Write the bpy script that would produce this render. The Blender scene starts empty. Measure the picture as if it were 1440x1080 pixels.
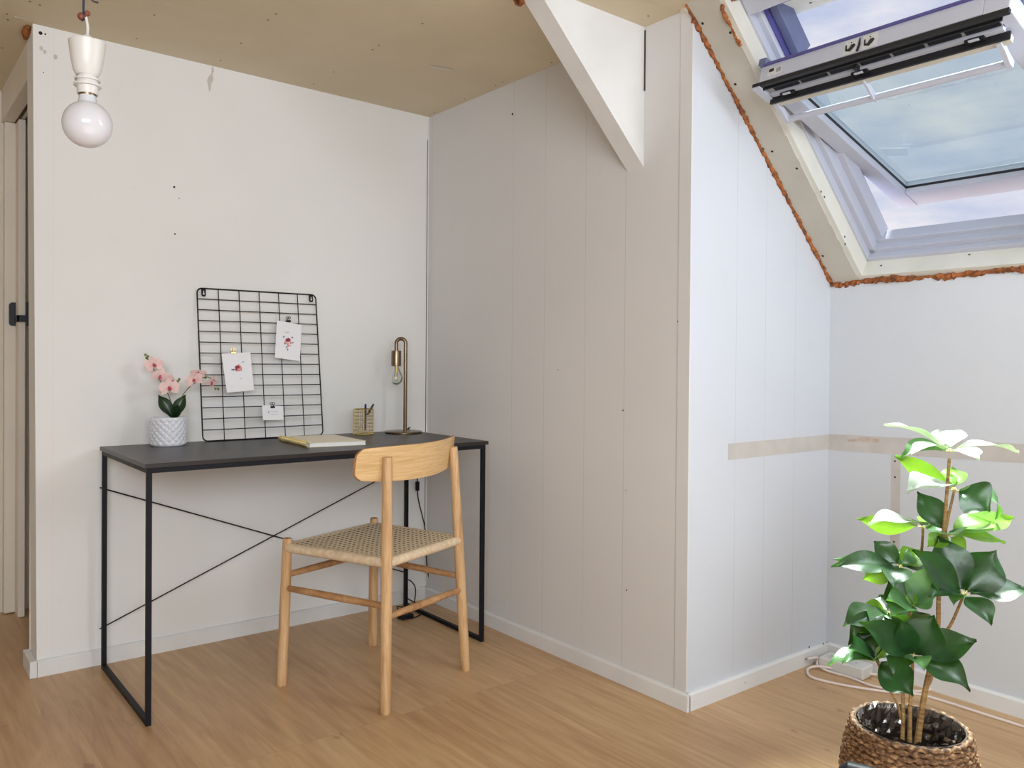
import bpy, math, random
from math import sin, cos, pi, radians, sqrt, atan2
from mathutils import Vector, Matrix
random.seed(7)
SC = bpy.context.scene
COL = SC.collection
V = Vector

# ------------------------------------------------------------ survey of the room
# X runs along the desk wall, Y runs away from the camera, metres
FPX, CYPX, YAW, ROLL, PITCH, CAMH = 1164.2, 517.05, 0.6661, 0.008008, -0.0095326, 1.0467
XB, YA, XE, YC, XD, H = 1.9459, 3.0729, 0.4450, 1.616, 2.705, 2.0982
_c, _s = cos(YAW), sin(YAW)
_rh, _dh, _uh = V((_c, -_s, 0)), V((_s, _c, 0)), V((0, 0, 1))
_u2 = -sin(PITCH)*_dh + cos(PITCH)*_uh
CF = cos(PITCH)*_dh + sin(PITCH)*_uh
CR = cos(ROLL)*_rh + sin(ROLL)*_u2
CU = -sin(ROLL)*_rh + cos(ROLL)*_u2
CO = V((0, 0, CAMH))
def ray(u, v): return CF + CR*(u-720)/FPX - CU*(v-CYPX)/FPX
def at(u, v, ax, val):
    d = ray(u, v); return CO + d*((val-CO[ax])/d[ax])
def atd(u, v, depth): return CO + ray(u, v)*depth

# roof frame: A up the slope, N outward normal
TH = radians(43.97); PH = radians(26.7)
A_ = V((-cos(TH), 0, sin(TH))); N_ = V((sin(TH), 0, cos(TH))); P0 = V((2.7152, 0, 1.3188))
def roof(a, y, n): return P0 + A_*a + N_*n + V((0, y, 0))
def atroof(u, v, n):
    d = ray(u, v); P = P0 + N_*n; return CO + d*(((P-CO).dot(N_))/d.dot(N_))
SD = -cos(PH)*A_ + sin(PH)*N_; SN = cos(PH)*N_ + sin(PH)*A_
T0 = P0 + A_*.853 - N_*.078
def sash(l, y, w): return T0 + SD*l + SN*w + V((0, y, 0))

# ------------------------------------------------------------ materials
class NT:
    def __init__(s, name):
        s.m = bpy.data.materials.new(name); s.m.use_nodes = True
        s.t = s.m.node_tree; s.t.nodes.clear()
        s.out = s.n('ShaderNodeOutputMaterial')
    def n(s, typ, **kw):
        x = s.t.nodes.new(typ)
        for k, v in kw.items(): setattr(x, k, v)
        return x
    def l(s, a, b): s.t.links.new(a, b)
    def sv(s, sock, val):
        if hasattr(val, 'links') or isinstance(val, bpy.types.NodeSocket): s.l(val, sock)
        else: sock.default_value = val
    def math(s, op, a, b=None, c=None):
        x = s.n('ShaderNodeMath', operation=op)
        s.sv(x.inputs[0], a)
        if b is not None: s.sv(x.inputs[1], b)
        if c is not None: s.sv(x.inputs[2], c)
        return x.outputs[0]
    def pos(s):
        g = s.n('ShaderNodeNewGeometry'); return g.outputs['Position']
    def sep(s, v):
        x = s.n('ShaderNodeSeparateXYZ'); s.l(v, x.inputs[0]); return x.outputs
    def mapping(s, v, scale=(1,1,1), rot=(0,0,0), loc=(0,0,0)):
        x = s.n('ShaderNodeMapping'); s.l(v, x.inputs[0])
        x.inputs['Scale'].default_value = scale; x.inputs['Rotation'].default_value = rot; x.inputs['Location'].default_value = loc
        return x.outputs[0]
    def noise(s, v, scale, detail=3, rough=.5, dist=0):
        x = s.n('ShaderNodeTexNoise'); s.l(v, x.inputs['Vector'])
        x.inputs['Scale'].default_value = scale; x.inputs['Detail'].default_value = detail
        x.inputs['Roughness'].default_value = rough; x.inputs['Distortion'].default_value = dist
        return x.outputs['Fac']
    def ramp(s, f, stops):
        x = s.n('ShaderNodeValToRGB'); s.l(f, x.inputs[0])
        e = x.color_ramp.elements
        while len(e) < len(stops): e.new(.5)
        for q, (p, c) in zip(e, stops): q.position = p; q.color = (*c, 1) if len(c) == 3 else c
        return x.outputs[0]
    def mix(s, f, a, b, mode='MIX'):
        x = s.n('ShaderNodeMix', data_type='RGBA', blend_type=mode)
        s.sv(x.inputs[0], f)
        for i, c in ((6, a), (7, b)):
            if isinstance(c, (tuple, list)): x.inputs[i].default_value = (*c[:3], 1)
            else: s.l(c, x.inputs[i])
        return x.outputs[2]
    def bump(s, h, strength=.2, dist=.002):
        x = s.n('ShaderNodeBump'); s.l(h, x.inputs['Height'])
        x.inputs['Strength'].default_value = strength; x.inputs['Distance'].default_value = dist
        return x.outputs[0]
    def princ(s, col, rough=.5, metal=0, normal=None, **kw):
        x = s.n('ShaderNodeBsdfPrincipled')
        if isinstance(col, (tuple, list)): x.inputs['Base Color'].default_value = (*col[:3], 1)
        else: s.l(col, x.inputs['Base Color'])
        s.sv(x.inputs['Roughness'], rough); x.inputs['Metallic'].default_value = metal
        if normal is not None: s.l(normal, x.inputs['Normal'])
        for k, v in kw.items(): x.inputs[k.replace('_', ' ')].default_value = v
        s.l(x.outputs[0], s.out.inputs[0]); return x
def rgb(r, g, b):
    f = lambda c: (c/255/12.92) if c/255 <= .04045 else ((c/255+.055)/1.055)**2.4
    return (f(r), f(g), f(b))
def simple(name, col, rough=.5, metal=0, var=.04, scale=20, bump=0, **kw):
    t = NT(name); p = t.pos(); f = t.noise(p, scale, 3)
    dk = tuple(c*(1-var*2) for c in col); lt = tuple(min(1, c*(1+var)) for c in col)
    c = t.ramp(f, [(.3, dk), (.7, lt)])
    nm = t.bump(t.noise(p, scale*8, 2), bump, .001) if bump else None
    t.princ(c, rough, metal, nm, **kw); return t.m
def wallmat(name, col, axis, lines=(), dark=rgb(120, 110, 100), amt=.35, w=.0009, rough=.75, mott=.03):
    t = NT(name); p = t.pos(); xyz = t.sep(p); co = xyz[axis]
    n1 = t.noise(p, 2.2, 4); n2 = t.noise(p, 14, 4, .6)
    c = t.ramp(n1, [(.3, tuple(k*(1-mott) for k in col)), (.7, tuple(min(1, k*(1+mott*.5)) for k in col))])
    c = t.mix(t.math('MULTIPLY', t.math('GREATER_THAN', n2, .66), .06), c, tuple(k*.75 for k in col))
    tot = None
    for v in lines:
        ww = w
        if isinstance(v, tuple): v, ww = v
        k = t.math('LESS_THAN', t.math('ABSOLUTE', t.math('SUBTRACT', co, v)), ww)
        tot = k if tot is None else t.math('MAXIMUM', tot, k)
    h = t.noise(p, 90, 2)
    if tot is not None:
        c = t.mix(t.math('MULTIPLY', tot, amt), c, dark)
        h = t.math('SUBTRACT', t.math('MULTIPLY', h, .3), tot)
    t.princ(c, rough, 0, t.bump(h, .25, .001), Specular_IOR_Level=.3)
    return t.m

WHITE_A = rgb(230, 230, 229); WHITE_C = rgb(206, 210, 218)
M = {}
M['wallA'] = wallmat('wall_paint_warm', WHITE_A, 0, [(.4951, .0006)], amt=.1)
M['wallB'] = wallmat('board_wall_paint', rgb(216, 215, 215), 1, [3.045, 2.4765, 2.2887, 2.0747, (1.8866, .0016), (1.6635, .0012)], dark=rgb(180, 172, 168), amt=.42, w=.0012)
M['wallC'] = wallmat('board_wall_white', WHITE_C, 0, [2.1677, 2.3216, 2.4913], dark=rgb(170, 176, 186), amt=.55, w=.001)
M['wallD'] = wallmat('knee_wall_white', rgb(206, 210, 216), 1, [], mott=.03)
M['trimw'] = simple('painted_trim', rgb(224, 224, 224), .45, var=.03, scale=6, bump=.1)
M['hallw'] = simple('hall_paint', rgb(222, 214, 200), .7, var=.03, scale=4)
M['doorw'] = simple('door_paint', rgb(226, 218, 205), .5, var=.02, scale=4)
M['closet'] = simple('closet_inside', rgb(90, 72, 60), .8)
M['beige'] = simple('raw_plasterboard', rgb(192, 188, 177), .85, var=.05, scale=5, bump=.1)
M['reveal'] = simple('reveal_board', rgb(216, 214, 204), .7, var=.04, scale=8, bump=.15)
M['tape'] = simple('joint_tape', rgb(196, 191, 186), .7, var=.05, scale=12)
M['filler'] = simple('filler_smear', rgb(196, 178, 165), .8, var=.1, scale=60)
M['hole'] = simple('screw_hole', rgb(35, 26, 22), .8)
M['gap'] = simple('dark_gap', rgb(70, 56, 48), .9)  # dark brown for the wall crack, brace joint, door tracks and basket lining
M['foam'] = simple('pu_foam', rgb(158, 92, 44), .7, var=.35, scale=60, bump=.8)
def mk_ceiling():
    t = NT('ceiling_plasterboard'); p = t.pos()
    n1 = t.noise(p, 1.3, 5, .6, .6); n2 = t.noise(t.mapping(p, (1, 3, 1), (0, 0, .5)), 2.5, 4, .6)
    c = t.ramp(n1, [(.3, rgb(206, 193, 166)), (.5, rgb(213, 200, 174)), (.7, rgb(219, 208, 184))])
    c = t.mix(t.math('MULTIPLY', n2, .35), c, rgb(200, 188, 162))
    t.princ(c, .75, 0, t.bump(t.noise(p, 60, 2), .15, .001)); return t.m
M['ceiling'] = mk_ceiling()
def mk_floor():
    t = NT('oak_laminate'); p = t.pos()
    q = t.mapping(p, (1, 1, 1), (0, 0, pi/2), (.35, .085, 0))
    b = t.n('ShaderNodeTexBrick', offset=.37, offset_frequency=1); t.l(q, b.inputs['Vector'])
    b.inputs['Color1'].default_value = (0, 0, 0, 1); b.inputs['Color2'].default_value = (1, 1, 1, 1); b.inputs['Mortar'].default_value = (.5, .5, .5, 1)
    b.inputs['Scale'].default_value = 1; b.inputs['Mortar Size'].default_value = .0008; b.inputs['Mortar Smooth'].default_value = .2
    b.inputs['Brick Width'].default_value = 1.28; b.inputs['Row Height'].default_value = .19; b.inputs['Bias'].default_value = 0
    tone = b.outputs['Color']; mort = b.outputs['Fac']
    sh = t.n('ShaderNodeVectorMath', operation='MULTIPLY_ADD'); t.l(tone, sh.inputs[0]); sh.inputs[1].default_value = (3.1, 7.7, 0); t.l(p, sh.inputs[2])
    pp = sh.outputs[0]
    g1 = t.noise(t.mapping(pp, (22, 1.6, 1)), 1.6, 6, .62, .8)
    g2 = t.noise(t.mapping(pp, (60, 3, 1)), 2.2, 4, .6)
    g3 = t.noise(t.mapping(pp, (5, 1.3, 1)), 1.3, 4, .6, 1.4)
    w = t.n('ShaderNodeTexWave', wave_type='RINGS', rings_direction='Z'); t.l(t.mapping(pp, (7, .9, 1)), w.inputs['Vector'])
    w.inputs['Scale'].default_value = 1.4; w.inputs['Distortion'].default_value = 6; w.inputs['Detail'].default_value = 3
    c = t.ramp(g1, [(.28, rgb(174, 137, 98)), (.5, rgb(198, 162, 120)), (.75, rgb(215, 182, 140))])
    c = t.mix(t.math('MULTIPLY', w.outputs['Fac'], .22), c, rgb(180, 142, 102))
    c = t.mix(t.math('MULTIPLY', t.ramp(g3, [(.35, (1, 1, 1)), (.6, (0, 0, 0))]), .33), c, rgb(172, 132, 94))
    c = t.mix(t.math('MULTIPLY', t.math('GREATER_THAN', g2, .6), .10), c, rgb(150, 110, 74))
    c = t.mix(.16, c, tone, 'SOFT_LIGHT')
    kn = t.noise(t.mapping(pp, (9, 5, 1)), 1.7, 2, .5)
    c = t.mix(t.math('MULTIPLY', t.ramp(kn, [(.70, (0, 0, 0)), (.76, (1, 1, 1))]), .45), c, rgb(120, 78, 48))
    c = t.mix(t.math('MULTIPLY', mort, .3), c, rgb(120, 84, 54))
    t.princ(c, t.math('ADD', .3, t.math('MULTIPLY', g1, .15)), 0, t.bump(g2, .06, .001), Specular_IOR_Level=.45)
    return t.m
M['floor'] = mk_floor()
def mk_wood(name, lt, md, dk, mp=(1, 1, 1), rough=.5, big=8):
    t = NT(name); p = t.pos(); q = t.mapping(p, mp)
    g = t.noise(q, big, 5, .6, .5); g2 = t.noise(q, big*5, 3, .6)
    c = t.ramp(g, [(.3, dk), (.5, md), (.72, lt)])
    c = t.mix(t.math('MULTIPLY', t.math('GREATER_THAN', g2, .57), .28), c, dk)
    t.princ(c, rough, 0, t.bump(g2, .12, .0006)); return t.m
M['oakleg'] = mk_wood('oak_leg', rgb(222, 188, 146), rgb(206, 168, 122), rgb(176, 134, 92), (14, 14, 1.2), .5, 4)
M['oakply'] = mk_wood('oak_veneer', rgb(230, 198, 150), rgb(220, 184, 132), rgb(202, 162, 110), (2, 2, 30), .45, 5)
M['oakrung'] = mk_wood('oak_rung_shaded', rgb(206, 166, 120), rgb(184, 140, 96), rgb(150, 106, 68), (4, 4, 12), .5, 5)  # same oak as the legs, with the shade on the rungs painted in
M['plyedge'] = simple('oak_edge', rgb(176, 122, 74), .55, var=.12, scale=60)
def mk_cord(wrap=True):
    t = NT('paper_cord'); p = t.pos()
    g = t.noise(p, 60, 3); c = t.ramp(g, [(.3, rgb(208, 184, 152)), (.7, rgb(232, 212, 182))])
    t.princ(c, .75, 0, t.bump(t.noise(p, 300, 2), .3, .001)); return t.m
M['cord'] = mk_cord()
def mk_weave():
    t = NT('woven_paper_cord'); tc_ = t.n('ShaderNodeTexCoord'); xyz = t.sep(tc_.outputs['UV']); u, v = xyz[0], xyz[1]
    m = lambda o, a, b=None, c=None: t.math(o, a, b, c)
    U = m('MULTIPLY', u, 17.0); Vv = m('MULTIPLY', v, 21.0)
    row = m('FLOOR', Vv); st_ = m('MULTIPLY', m('MODULO', row, 2.0), .0)
    fu = m('ABSOLUTE', m('SUBTRACT', m('FRACT', m('ADD', U, st_)), .5)); fv = m('ABSOLUTE', m('SUBTRACT', m('FRACT', Vv), .5))
    hole = m('MULTIPLY', m('LESS_THAN', fu, .27), m('LESS_THAN', fv, .19))
    eu = m('ABSOLUTE', m('SUBTRACT', u, .5)); ev = m('ABSOLUTE', m('SUBTRACT', v, .5))
    inside = m('MULTIPLY', m('LESS_THAN', eu, .475), m('LESS_THAN', ev, .475))
    hole = m('MULTIPLY', hole, inside)
    ribs = m('SINE', m('MULTIPLY', u, 2*pi*80)); ribs2 = m('SINE', m('MULTIPLY', v, 2*pi*72))
    c = t.ramp(m('MULTIPLY_ADD', ribs, .25, .5), [(.1, rgb(222, 198, 162)), (.6, rgb(240, 222, 192))])
    c = t.mix(m('MULTIPLY', m('LESS_THAN', ribs2, -.5), .22), c, rgb(170, 138, 98))
    c = t.mix(m('MULTIPLY', hole, .95), c, rgb(58, 38, 24))
    h = m('SUBTRACT', m('MULTIPLY', ribs, .25), m('MULTIPLY', hole, 2.0))
    t.princ(c, .75, 0, t.bump(h, .3, .0010)); return t.m
M['weave'] = mk_weave()
M['black'] = simple('black_powder_coat', rgb(17, 20, 28), .5, var=.03, Specular_IOR_Level=.25)
M['blackt'] = simple('desk_top_black', rgb(42, 37, 36), .36, var=.06, scale=40, bump=.05)
M['wire'] = simple('black_wire', rgb(18, 17, 19), .5, Specular_IOR_Level=.25)
M['paper'] = simple('card_paper', rgb(236, 236, 240), .7, var=.01)
M['ink_red'] = simple('ink_red', rgb(150, 44, 62), .7)
M['ink_pink'] = simple('ink_pink', rgb(226, 150, 150), .7)
M['ink_grey'] = simple('ink_grey', rgb(110, 112, 135), .7)
M['ink_pale'] = simple('ink_pale', rgb(196, 196, 205), .7)
M['brass'] = simple('brass', rgb(206, 172, 100), .25, 1.0, var=.05)
M['brassd'] = simple('aged_brass', rgb(138, 120, 98), .28, 1.0, var=.08, scale=8)
M['gold'] = simple('gold_wire', rgb(212, 190, 120), .25, .9, var=.04)
M['cream'] = simple('notebook_cover', rgb(233, 226, 205), .6, var=.02)
M['pages'] = simple('notebook_pages', rgb(240, 240, 238), .7, var=.02)
M['cerw'] = simple('white_ceramic', rgb(226, 228, 236), .15, var=.01)
M['soil'] = simple('soil', rgb(52, 38, 30), .9, var=.4, scale=90, bump=.8)
M['plasw'] = simple('white_plastic', rgb(214, 212, 208), .35, var=.01)
M['plasg'] = simple('grey_plastic', rgb(206, 208, 206), .4, var=.02)
M['copper'] = simple('copper_terminal', rgb(120, 66, 48), .5)
M['pend_blue'] = simple('blue_conductor', rgb(46, 54, 72), .5)
M['pvc'] = simple('window_white', rgb(188, 192, 206), .35, var=.02, scale=6)
M['pvcgrey'] = simple('window_grey', rgb(150, 152, 158), .35, var=.03)
M['cladding'] = simple('window_cladding', rgb(108, 116, 150), .4, .3, var=.05)
M['lavender'] = simple('window_drip_edge', rgb(92, 88, 150), .4, .2)
M['gasket'] = simple('window_gasket', rgb(22, 22, 26), .5)
M['penblue'] = simple('pen_blue', rgb(28, 38, 110), .35)
M['pendark'] = simple('pen_dark', rgb(30, 30, 52), .35)
M['cablew'] = simple('white_cable', rgb(228, 214, 208), .45)
M['knob'] = simple('black_latch', rgb(16, 22, 34), .45)
def mk_bulbwhite():
    t = NT('opal_glass'); x = t.princ((.66, .66, .70), .08, 0, None, Specular_IOR_Level=.6); x.inputs['Subsurface Weight'].default_value = .2; x.inputs['Subsurface Scale'].default_value = .02; return t.m
M['opal'] = mk_bulbwhite()
def mk_glass(name, tint, gl=.08, rough=.02):
    t = NT(name); tr = t.n('ShaderNodeBsdfTransparent'); tr.inputs[0].default_value = (*tint, 1)
    g = t.n('ShaderNodeBsdfGlossy'); g.inputs['Roughness'].default_value = rough
    fr = t.n('ShaderNodeFresnel'); fr.inputs[0].default_value = 1.45
    m = t.n('ShaderNodeMixShader'); t.l(t.math('MULTIPLY', fr.outputs[0], gl*3), m.inputs[0]); t.l(tr.outputs[0], m.inputs[1]); t.l(g.outputs[0], m.inputs[2])
    t.l(m.outputs[0], t.out.inputs[0]); return t.m
M['pane'] = mk_glass('window_pane_glass', (.86, .92, .92))
M['bulbglass'] = mk_glass('clear_bulb_glass', (.93, .96, .96), .3)
M['liner'] = mk_glass('clear_plastic_liner', (.85, .83, .82), 2.2, .15)
def mk_leaf(name, a, b, tr, mixf=.35, rough=.33):
    t = NT(name); p = t.pos(); f = t.noise(p, 28, 3)
    c = t.ramp(f, [(.3, a), (.7, b)])
    x = t.princ(c, rough, 0, t.bump(t.noise(p, 70, 2), .25, .002), Specular_IOR_Level=.6)
    tl = t.n('ShaderNodeBsdfTranslucent'); tl.inputs[0].default_value = (*tr, 1)
    m = t.n('ShaderNodeMixShader'); m.inputs[0].default_value = mixf
    t.l(x.outputs[0], m.inputs[1]); t.l(tl.outputs[0], m.inputs[2]); t.l(m.outputs[0], t.out.inputs[0]); return t.m
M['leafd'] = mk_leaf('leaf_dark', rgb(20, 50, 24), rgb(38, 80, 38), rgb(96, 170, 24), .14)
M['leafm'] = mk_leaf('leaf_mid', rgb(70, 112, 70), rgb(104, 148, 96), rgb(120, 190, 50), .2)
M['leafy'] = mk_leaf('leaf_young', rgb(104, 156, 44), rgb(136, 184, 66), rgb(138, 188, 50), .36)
M['leafw'] = mk_leaf('leaf_painted_glare', rgb(176, 194, 180), rgb(214, 224, 214), rgb(170, 200, 130), .15, .35)  # glare on the upper leaves painted in as a paler leaf colour
M['leafo'] = mk_leaf('orchid_leaf', rgb(18, 42, 26), rgb(32, 62, 32), rgb(60, 100, 30), .1)
M['petal'] = mk_leaf('orchid_petal', rgb(240, 200, 198), rgb(252, 230, 224), rgb(250, 214, 208), .35, .55)
M['petald'] = mk_leaf('orchid_lip', rgb(190, 70, 110), rgb(214, 100, 130), rgb(220, 90, 130), .2, .5)
M['bud'] = mk_leaf('orchid_bud', rgb(96, 110, 40), rgb(130, 140, 60), rgb(140, 150, 60), .2, .5)
M['stemg'] = simple('orchid_stem', rgb(92, 104, 60), .5, var=.1, scale=60)
def mk_stem():
    t = NT('plant_stem'); p = t.pos()
    c = t.ramp(t.noise(t.mapping(p, (6, 6, 30)), 6, 3), [(.3, rgb(110, 78, 46)), (.7, rgb(176, 140, 84))]); t.princ(c, .6); return t.m
M['stem'] = mk_stem()
M['stemy'] = simple('leaf_joint', rgb(226, 214, 140), .5, var=.1, scale=60)
def mk_basket():
    t = NT('seagrass'); p = t.pos()
    f = t.noise(t.mapping(p, (1, 1, 2.2)), 85, 3); g = t.noise(p, 9, 2)
    c = t.ramp(f, [(.34, rgb(62, 42, 28)), (.52, rgb(116, 84, 56)), (.7, rgb(178, 144, 104))])
    c = t.mix(t.math('MULTIPLY', g, .3), c, rgb(110, 80, 52))
    t.princ(c, .7, 0, t.bump(t.noise(p, 260, 2), .4, .002)); return t.m
M['basket'] = mk_basket()

# ------------------------------------------------------------ mesh builder
class MB:
    def __init__(s): s.v = []; s.f = []; s.mi = []; s.cur = 0
    def add(s, vs, fs):
        o = len(s.v); s.v += [tuple(q) for q in vs]
        for f in fs: s.f.append([i+o for i in f]); s.mi.append(s.cur)
    def hexa(s, p):   # 8 points: bottom loop 0-3, top loop 4-7
        s.add(p, [(0, 3, 2, 1), (4, 5, 6, 7), (0, 1, 5, 4), (1, 2, 6, 5), (2, 3, 7, 6), (3, 0, 4, 7)]); return s
    def box(s, x0, x1, y0, y1, z0, z1):
        return s.hexa([(x0, y0, z0), (x1, y0, z0), (x1, y1, z0), (x0, y1, z0), (x0, y0, z1), (x1, y0, z1), (x1, y1, z1), (x0, y1, z1)])
    def fbox(s, fn, a0, a1, b0, b1, c0, c1):  # box in a mapped frame
        return s.hexa([fn(a0, b0, c0), fn(a1, b0, c0), fn(a1, b1, c0), fn(a0, b1, c0), fn(a0, b0, c1), fn(a1, b0, c1), fn(a1, b1, c1), fn(a0, b1, c1)])
    def prism(s, pts, d):  # polygon of 3D points extruded by vector d
        n = len(pts); d = V(d); p = [V(q) for q in pts]
        s.add(p+[q+d for q in p], [tuple(range(n))[::-1], tuple(range(n, 2*n))]+[(i, (i+1) % n, n+(i+1) % n, n+i) for i in range(n)]); return s
    def quad(s, *p): s.add(p, [tuple(range(len(p)))]); return s
    def tube(s, pts, r, seg=10, cap=True, closed=False):
        P = [V(q) for q in pts]; n = len(P)
        R = r if isinstance(r, (list, tuple)) else [r]*n
        rings = []; prev = None
        for i in range(n):
            if closed: t = P[(i+1) % n]-P[i-1]
            else: t = (P[min(i+1, n-1)]-P[max(i-1, 0)])
            t.normalize()
            if prev is None:
                a = V((0, 0, 1)) if abs(t.z) < .9 else V((1, 0, 0))
                nx = (a - t*a.dot(t)).normalized()
            else:
                nx = prev - t*prev.dot(t)
                nx = nx.normalized() if nx.length > 1e-6 else prev
            prev = nx; ny = t.cross(nx)
            rings.append([P[i]+nx*cos(2*pi*k/seg)*R[i]+ny*sin(2*pi*k/seg)*R[i] for k in range(seg)])
        vs = [q for r_ in rings for q in r_]; fs = []
        m = n if closed else n-1
        for i in range(m):
            for k in range(seg):
                a = i*seg+k; b = i*seg+(k+1) % seg; j = ((i+1) % n)*seg
                fs.append((a, b, j+(k+1) % seg, j+k))
        if cap and not closed: fs += [tuple(range(seg))[::-1], tuple((n-1)*seg+k for k in range(seg))]
        s.add(vs, fs); return s
    def bar(s, p, q, w, h, up=(0, 0, 1)):  # rectangular bar
        p, q = V(p), V(q); t = (q-p).normalized(); u = V(up); u = (u-t*u.dot(t)).normalized(); x = t.cross(u)
        c = [x*a*w/2+u*b*h/2 for a, b in ((-1, -1), (1, -1), (1, 1), (-1, 1))]
        s.add([p+k for k in c]+[q+k for k in c], [(0, 3, 2, 1), (4, 5, 6, 7), (0, 1, 5, 4), (1, 2, 6, 5), (2, 3, 7, 6), (3, 0, 4, 7)]); return s
    def lathe(s, prof, c=(0, 0, 0), seg=40, disp=None, ax=None):
        c = V(c); vs = []; n = len(prof)
        R = V((0, 0, 1)).rotation_difference(V(ax)).to_matrix() if ax else Matrix.Identity(3)
        for i, (r, z) in enumerate(prof):
            for k in range(seg):
                a = 2*pi*k/seg; rr = r+(disp(a, z, r) if disp else 0)
                vs.append(c+R @ V((rr*cos(a), rr*sin(a), z)))
        fs = [(i*seg+k, i*seg+(k+1) % seg, (i+1)*seg+(k+1) % seg, (i+1)*seg+k) for i in range(n-1) for k in range(seg)]
        if prof[0][0] > 1e-5: fs.append(tuple(range(seg))[::-1])
        if prof[-1][0] > 1e-5: fs.append(tuple((n-1)*seg+k for k in range(seg)))
        s.add(vs, fs); return s
    def ball(s, c, r, sc=(1, 1, 1), seg=14):
        prof = [(max(1e-6, sin(pi*i/seg)), -cos(pi*i/seg)) for i in range(seg+1)]
        c = V(c); vs = []
        for (a, z) in prof:
            for k in range(seg): vs.append(c+V((a*cos(2*pi*k/seg)*r*sc[0], a*sin(2*pi*k/seg)*r*sc[1], z*r*sc[2])))
        fs = [(i*seg+k, i*seg+(k+1) % seg, (i+1)*seg+(k+1) % seg, (i+1)*seg+k) for i in range(seg) for k in range(seg)]
        s.add(vs, fs); return s
    def disc(s, c, r, nrm, seg=8, sc=1):
        c = V(c); nrm = V(nrm).normalized(); a = V((0, 0, 1)) if abs(nrm.z) < .9 else V((1, 0, 0))
        x = nrm.cross(a).normalized(); y = nrm.cross(x)
        s.add([c+x*cos(2*pi*k/seg)*r*sc+y*sin(2*pi*k/seg)*r for k in range(seg)], [tuple(range(seg))]); return s
    def leaf(s, base, tip, width, nrm, lift=.15, fold=.12, n=10, wavy=.04, droop=0, peak=.45):
        base, tip = V(base), V(tip); d = tip-base; L = d.length; t0 = d.normalized()
        nrm = V(nrm); nrm = (nrm-t0*nrm.dot(t0)).normalized(); side = t0.cross(nrm)
        m = 4; vs = []; ph = random.random()*6
        for i in range(n+1):
            t = i/n
            c = base+d*t+nrm*(L*lift*4*t*(1-t)) - nrm*(L*.05*max(0, t-.8)*5*(1-t)*4)
            e = t**(math.log(.5)/math.log(peak)) if t > 0 else 0
            wd = width/2*(sin(pi*min(1, e))**(.8 if t < peak else 1.25) if 0 < e < 1 else 0)*(1 - .08*t)
            wd = max(wd, width*.012)
            for j in range(-m, m+1):
                q = j/m
                z = fold*width*abs(q)**1.3 + wavy*width*sin(t*9+ph+q*2)*abs(q)
                vs.append(c+side*q*wd+nrm*z)
        k = 2*m+1
        fs = [(i*k+j, i*k+j+1, (i+1)*k+j+1, (i+1)*k+j) for i in range(n) for j in range(2*m)]
        s.add(vs, fs); return s
    def build(s, name, mats, parent=None, sharp=35, flat=False, bevel=0, bseg=2):
        me = bpy.data.meshes.new(name); me.from_pydata(s.v, [], s.f); me.validate(); me.update()
        if not isinstance(mats, (list, tuple)): mats = [mats]
        for m in mats: me.materials.append(m)
        for p, i in zip(me.polygons, s.mi): p.material_index = i; p.use_smooth = not flat
        if not flat: me.set_sharp_from_angle(angle=radians(sharp))
        o = bpy.data.objects.new(name, me); COL.objects.link(o)
        if bevel:
            b = o.modifiers.new('bevel', 'BEVEL'); b.width = bevel; b.segments = bseg; b.limit_method = 'ANGLE'
            b.angle_limit = radians(50)
        if parent is not None:
            o.parent = parent
            o.matrix_parent_inverse = Matrix.Translation(-parent.location)
        return o
def tag(o, label, cat, group=None, kind=None):
    o['label'] = label; o['category'] = cat
    if group: o['group'] = group
    if kind: o['kind'] = kind
    return o
def thing(name, label, cat, loc, group=None):
    o = bpy.data.objects.new(name, None); COL.objects.link(o); o.location = loc; o.empty_display_size = .05
    return tag(o, label, cat, group)
def struct(o, label, cat='wall'): return tag(o, label, cat, None, 'structure')
def arc(c, a, b, r, t0, t1, n):
    c, a, b = V(c), V(a), V(b)
    return [c+a*r*cos(t0+(t1-t0)*i/n)+b*r*sin(t0+(t1-t0)*i/n) for i in range(n+1)]
def smooth(pts, n=8):
    P = [V(p) for p in pts]; P = [P[0]*2-P[1]]+P+[P[-1]*2-P[-2]]; out = []
    for i in range(1, len(P)-2):
        for k in range(n):
            t = k/n; a, b, c, d = P[i-1:i+3]
            out.append(.5*((2*b)+(c-a)*t+(2*a-5*b+4*c-d)*t*t+(3*b-a-3*c+d)*t**3))
    out.append(P[-2]); return out

# ------------------------------------------------------------ room shell
X0, Y0 = -2.6, -2.6         # unseen back walls of the attic room
XR, YH = 3.2, 3.93
b = MB(); b.box(X0, XR, Y0, YH+.1, -.1, 0)
struct(b.build('floor', M['floor'], flat=True), 'oak laminate floor laid in long planks', 'floor')

# ceiling: flat board, rises a touch to the left, with screw holes
b = MB()
def zc(x): return H + .0148*(XB-x) if x > XE else H + .0148*(XB-XE)
XS = 1.925
b.prism([(X0, Y0, zc(X0)), (XE, Y0, zc(XE)), (XS, Y0, zc(XS)), (XS, Y0, 2.3), (X0, Y0, 2.3)], (0, YC+.05-Y0, 0))
b.prism([(X0, YC+.05, zc(X0)), (XE, YC+.05, zc(XE)), (XB+.2, YC+.05, zc(XB)), (XB+.2, YC+.05, 2.3), (X0, YC+.05, 2.3)], (0, YH+.05-YC, 0))
b.cur = 1
for (u, v) in [(42,12.5),(56,17),(9.5,29.5),(11,37.5),(3,76),(217,29),(192,61.5),(339,66.5),(310,90.5),(388,25.7),(377,34),(594,36.7),(532.7,66.7),(524,73),(469,104),(441,121),(728.6,4.6),(775.7,87.7),(707,115),(697,120),(653.5,139),(610.7,158),(911.7,22.6)]:
    p = at(u, v, 2, H); p.z = zc(p.x)-.0008; b.disc(p, .0036, (0, 0, 1))
b.cur = 2
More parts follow.
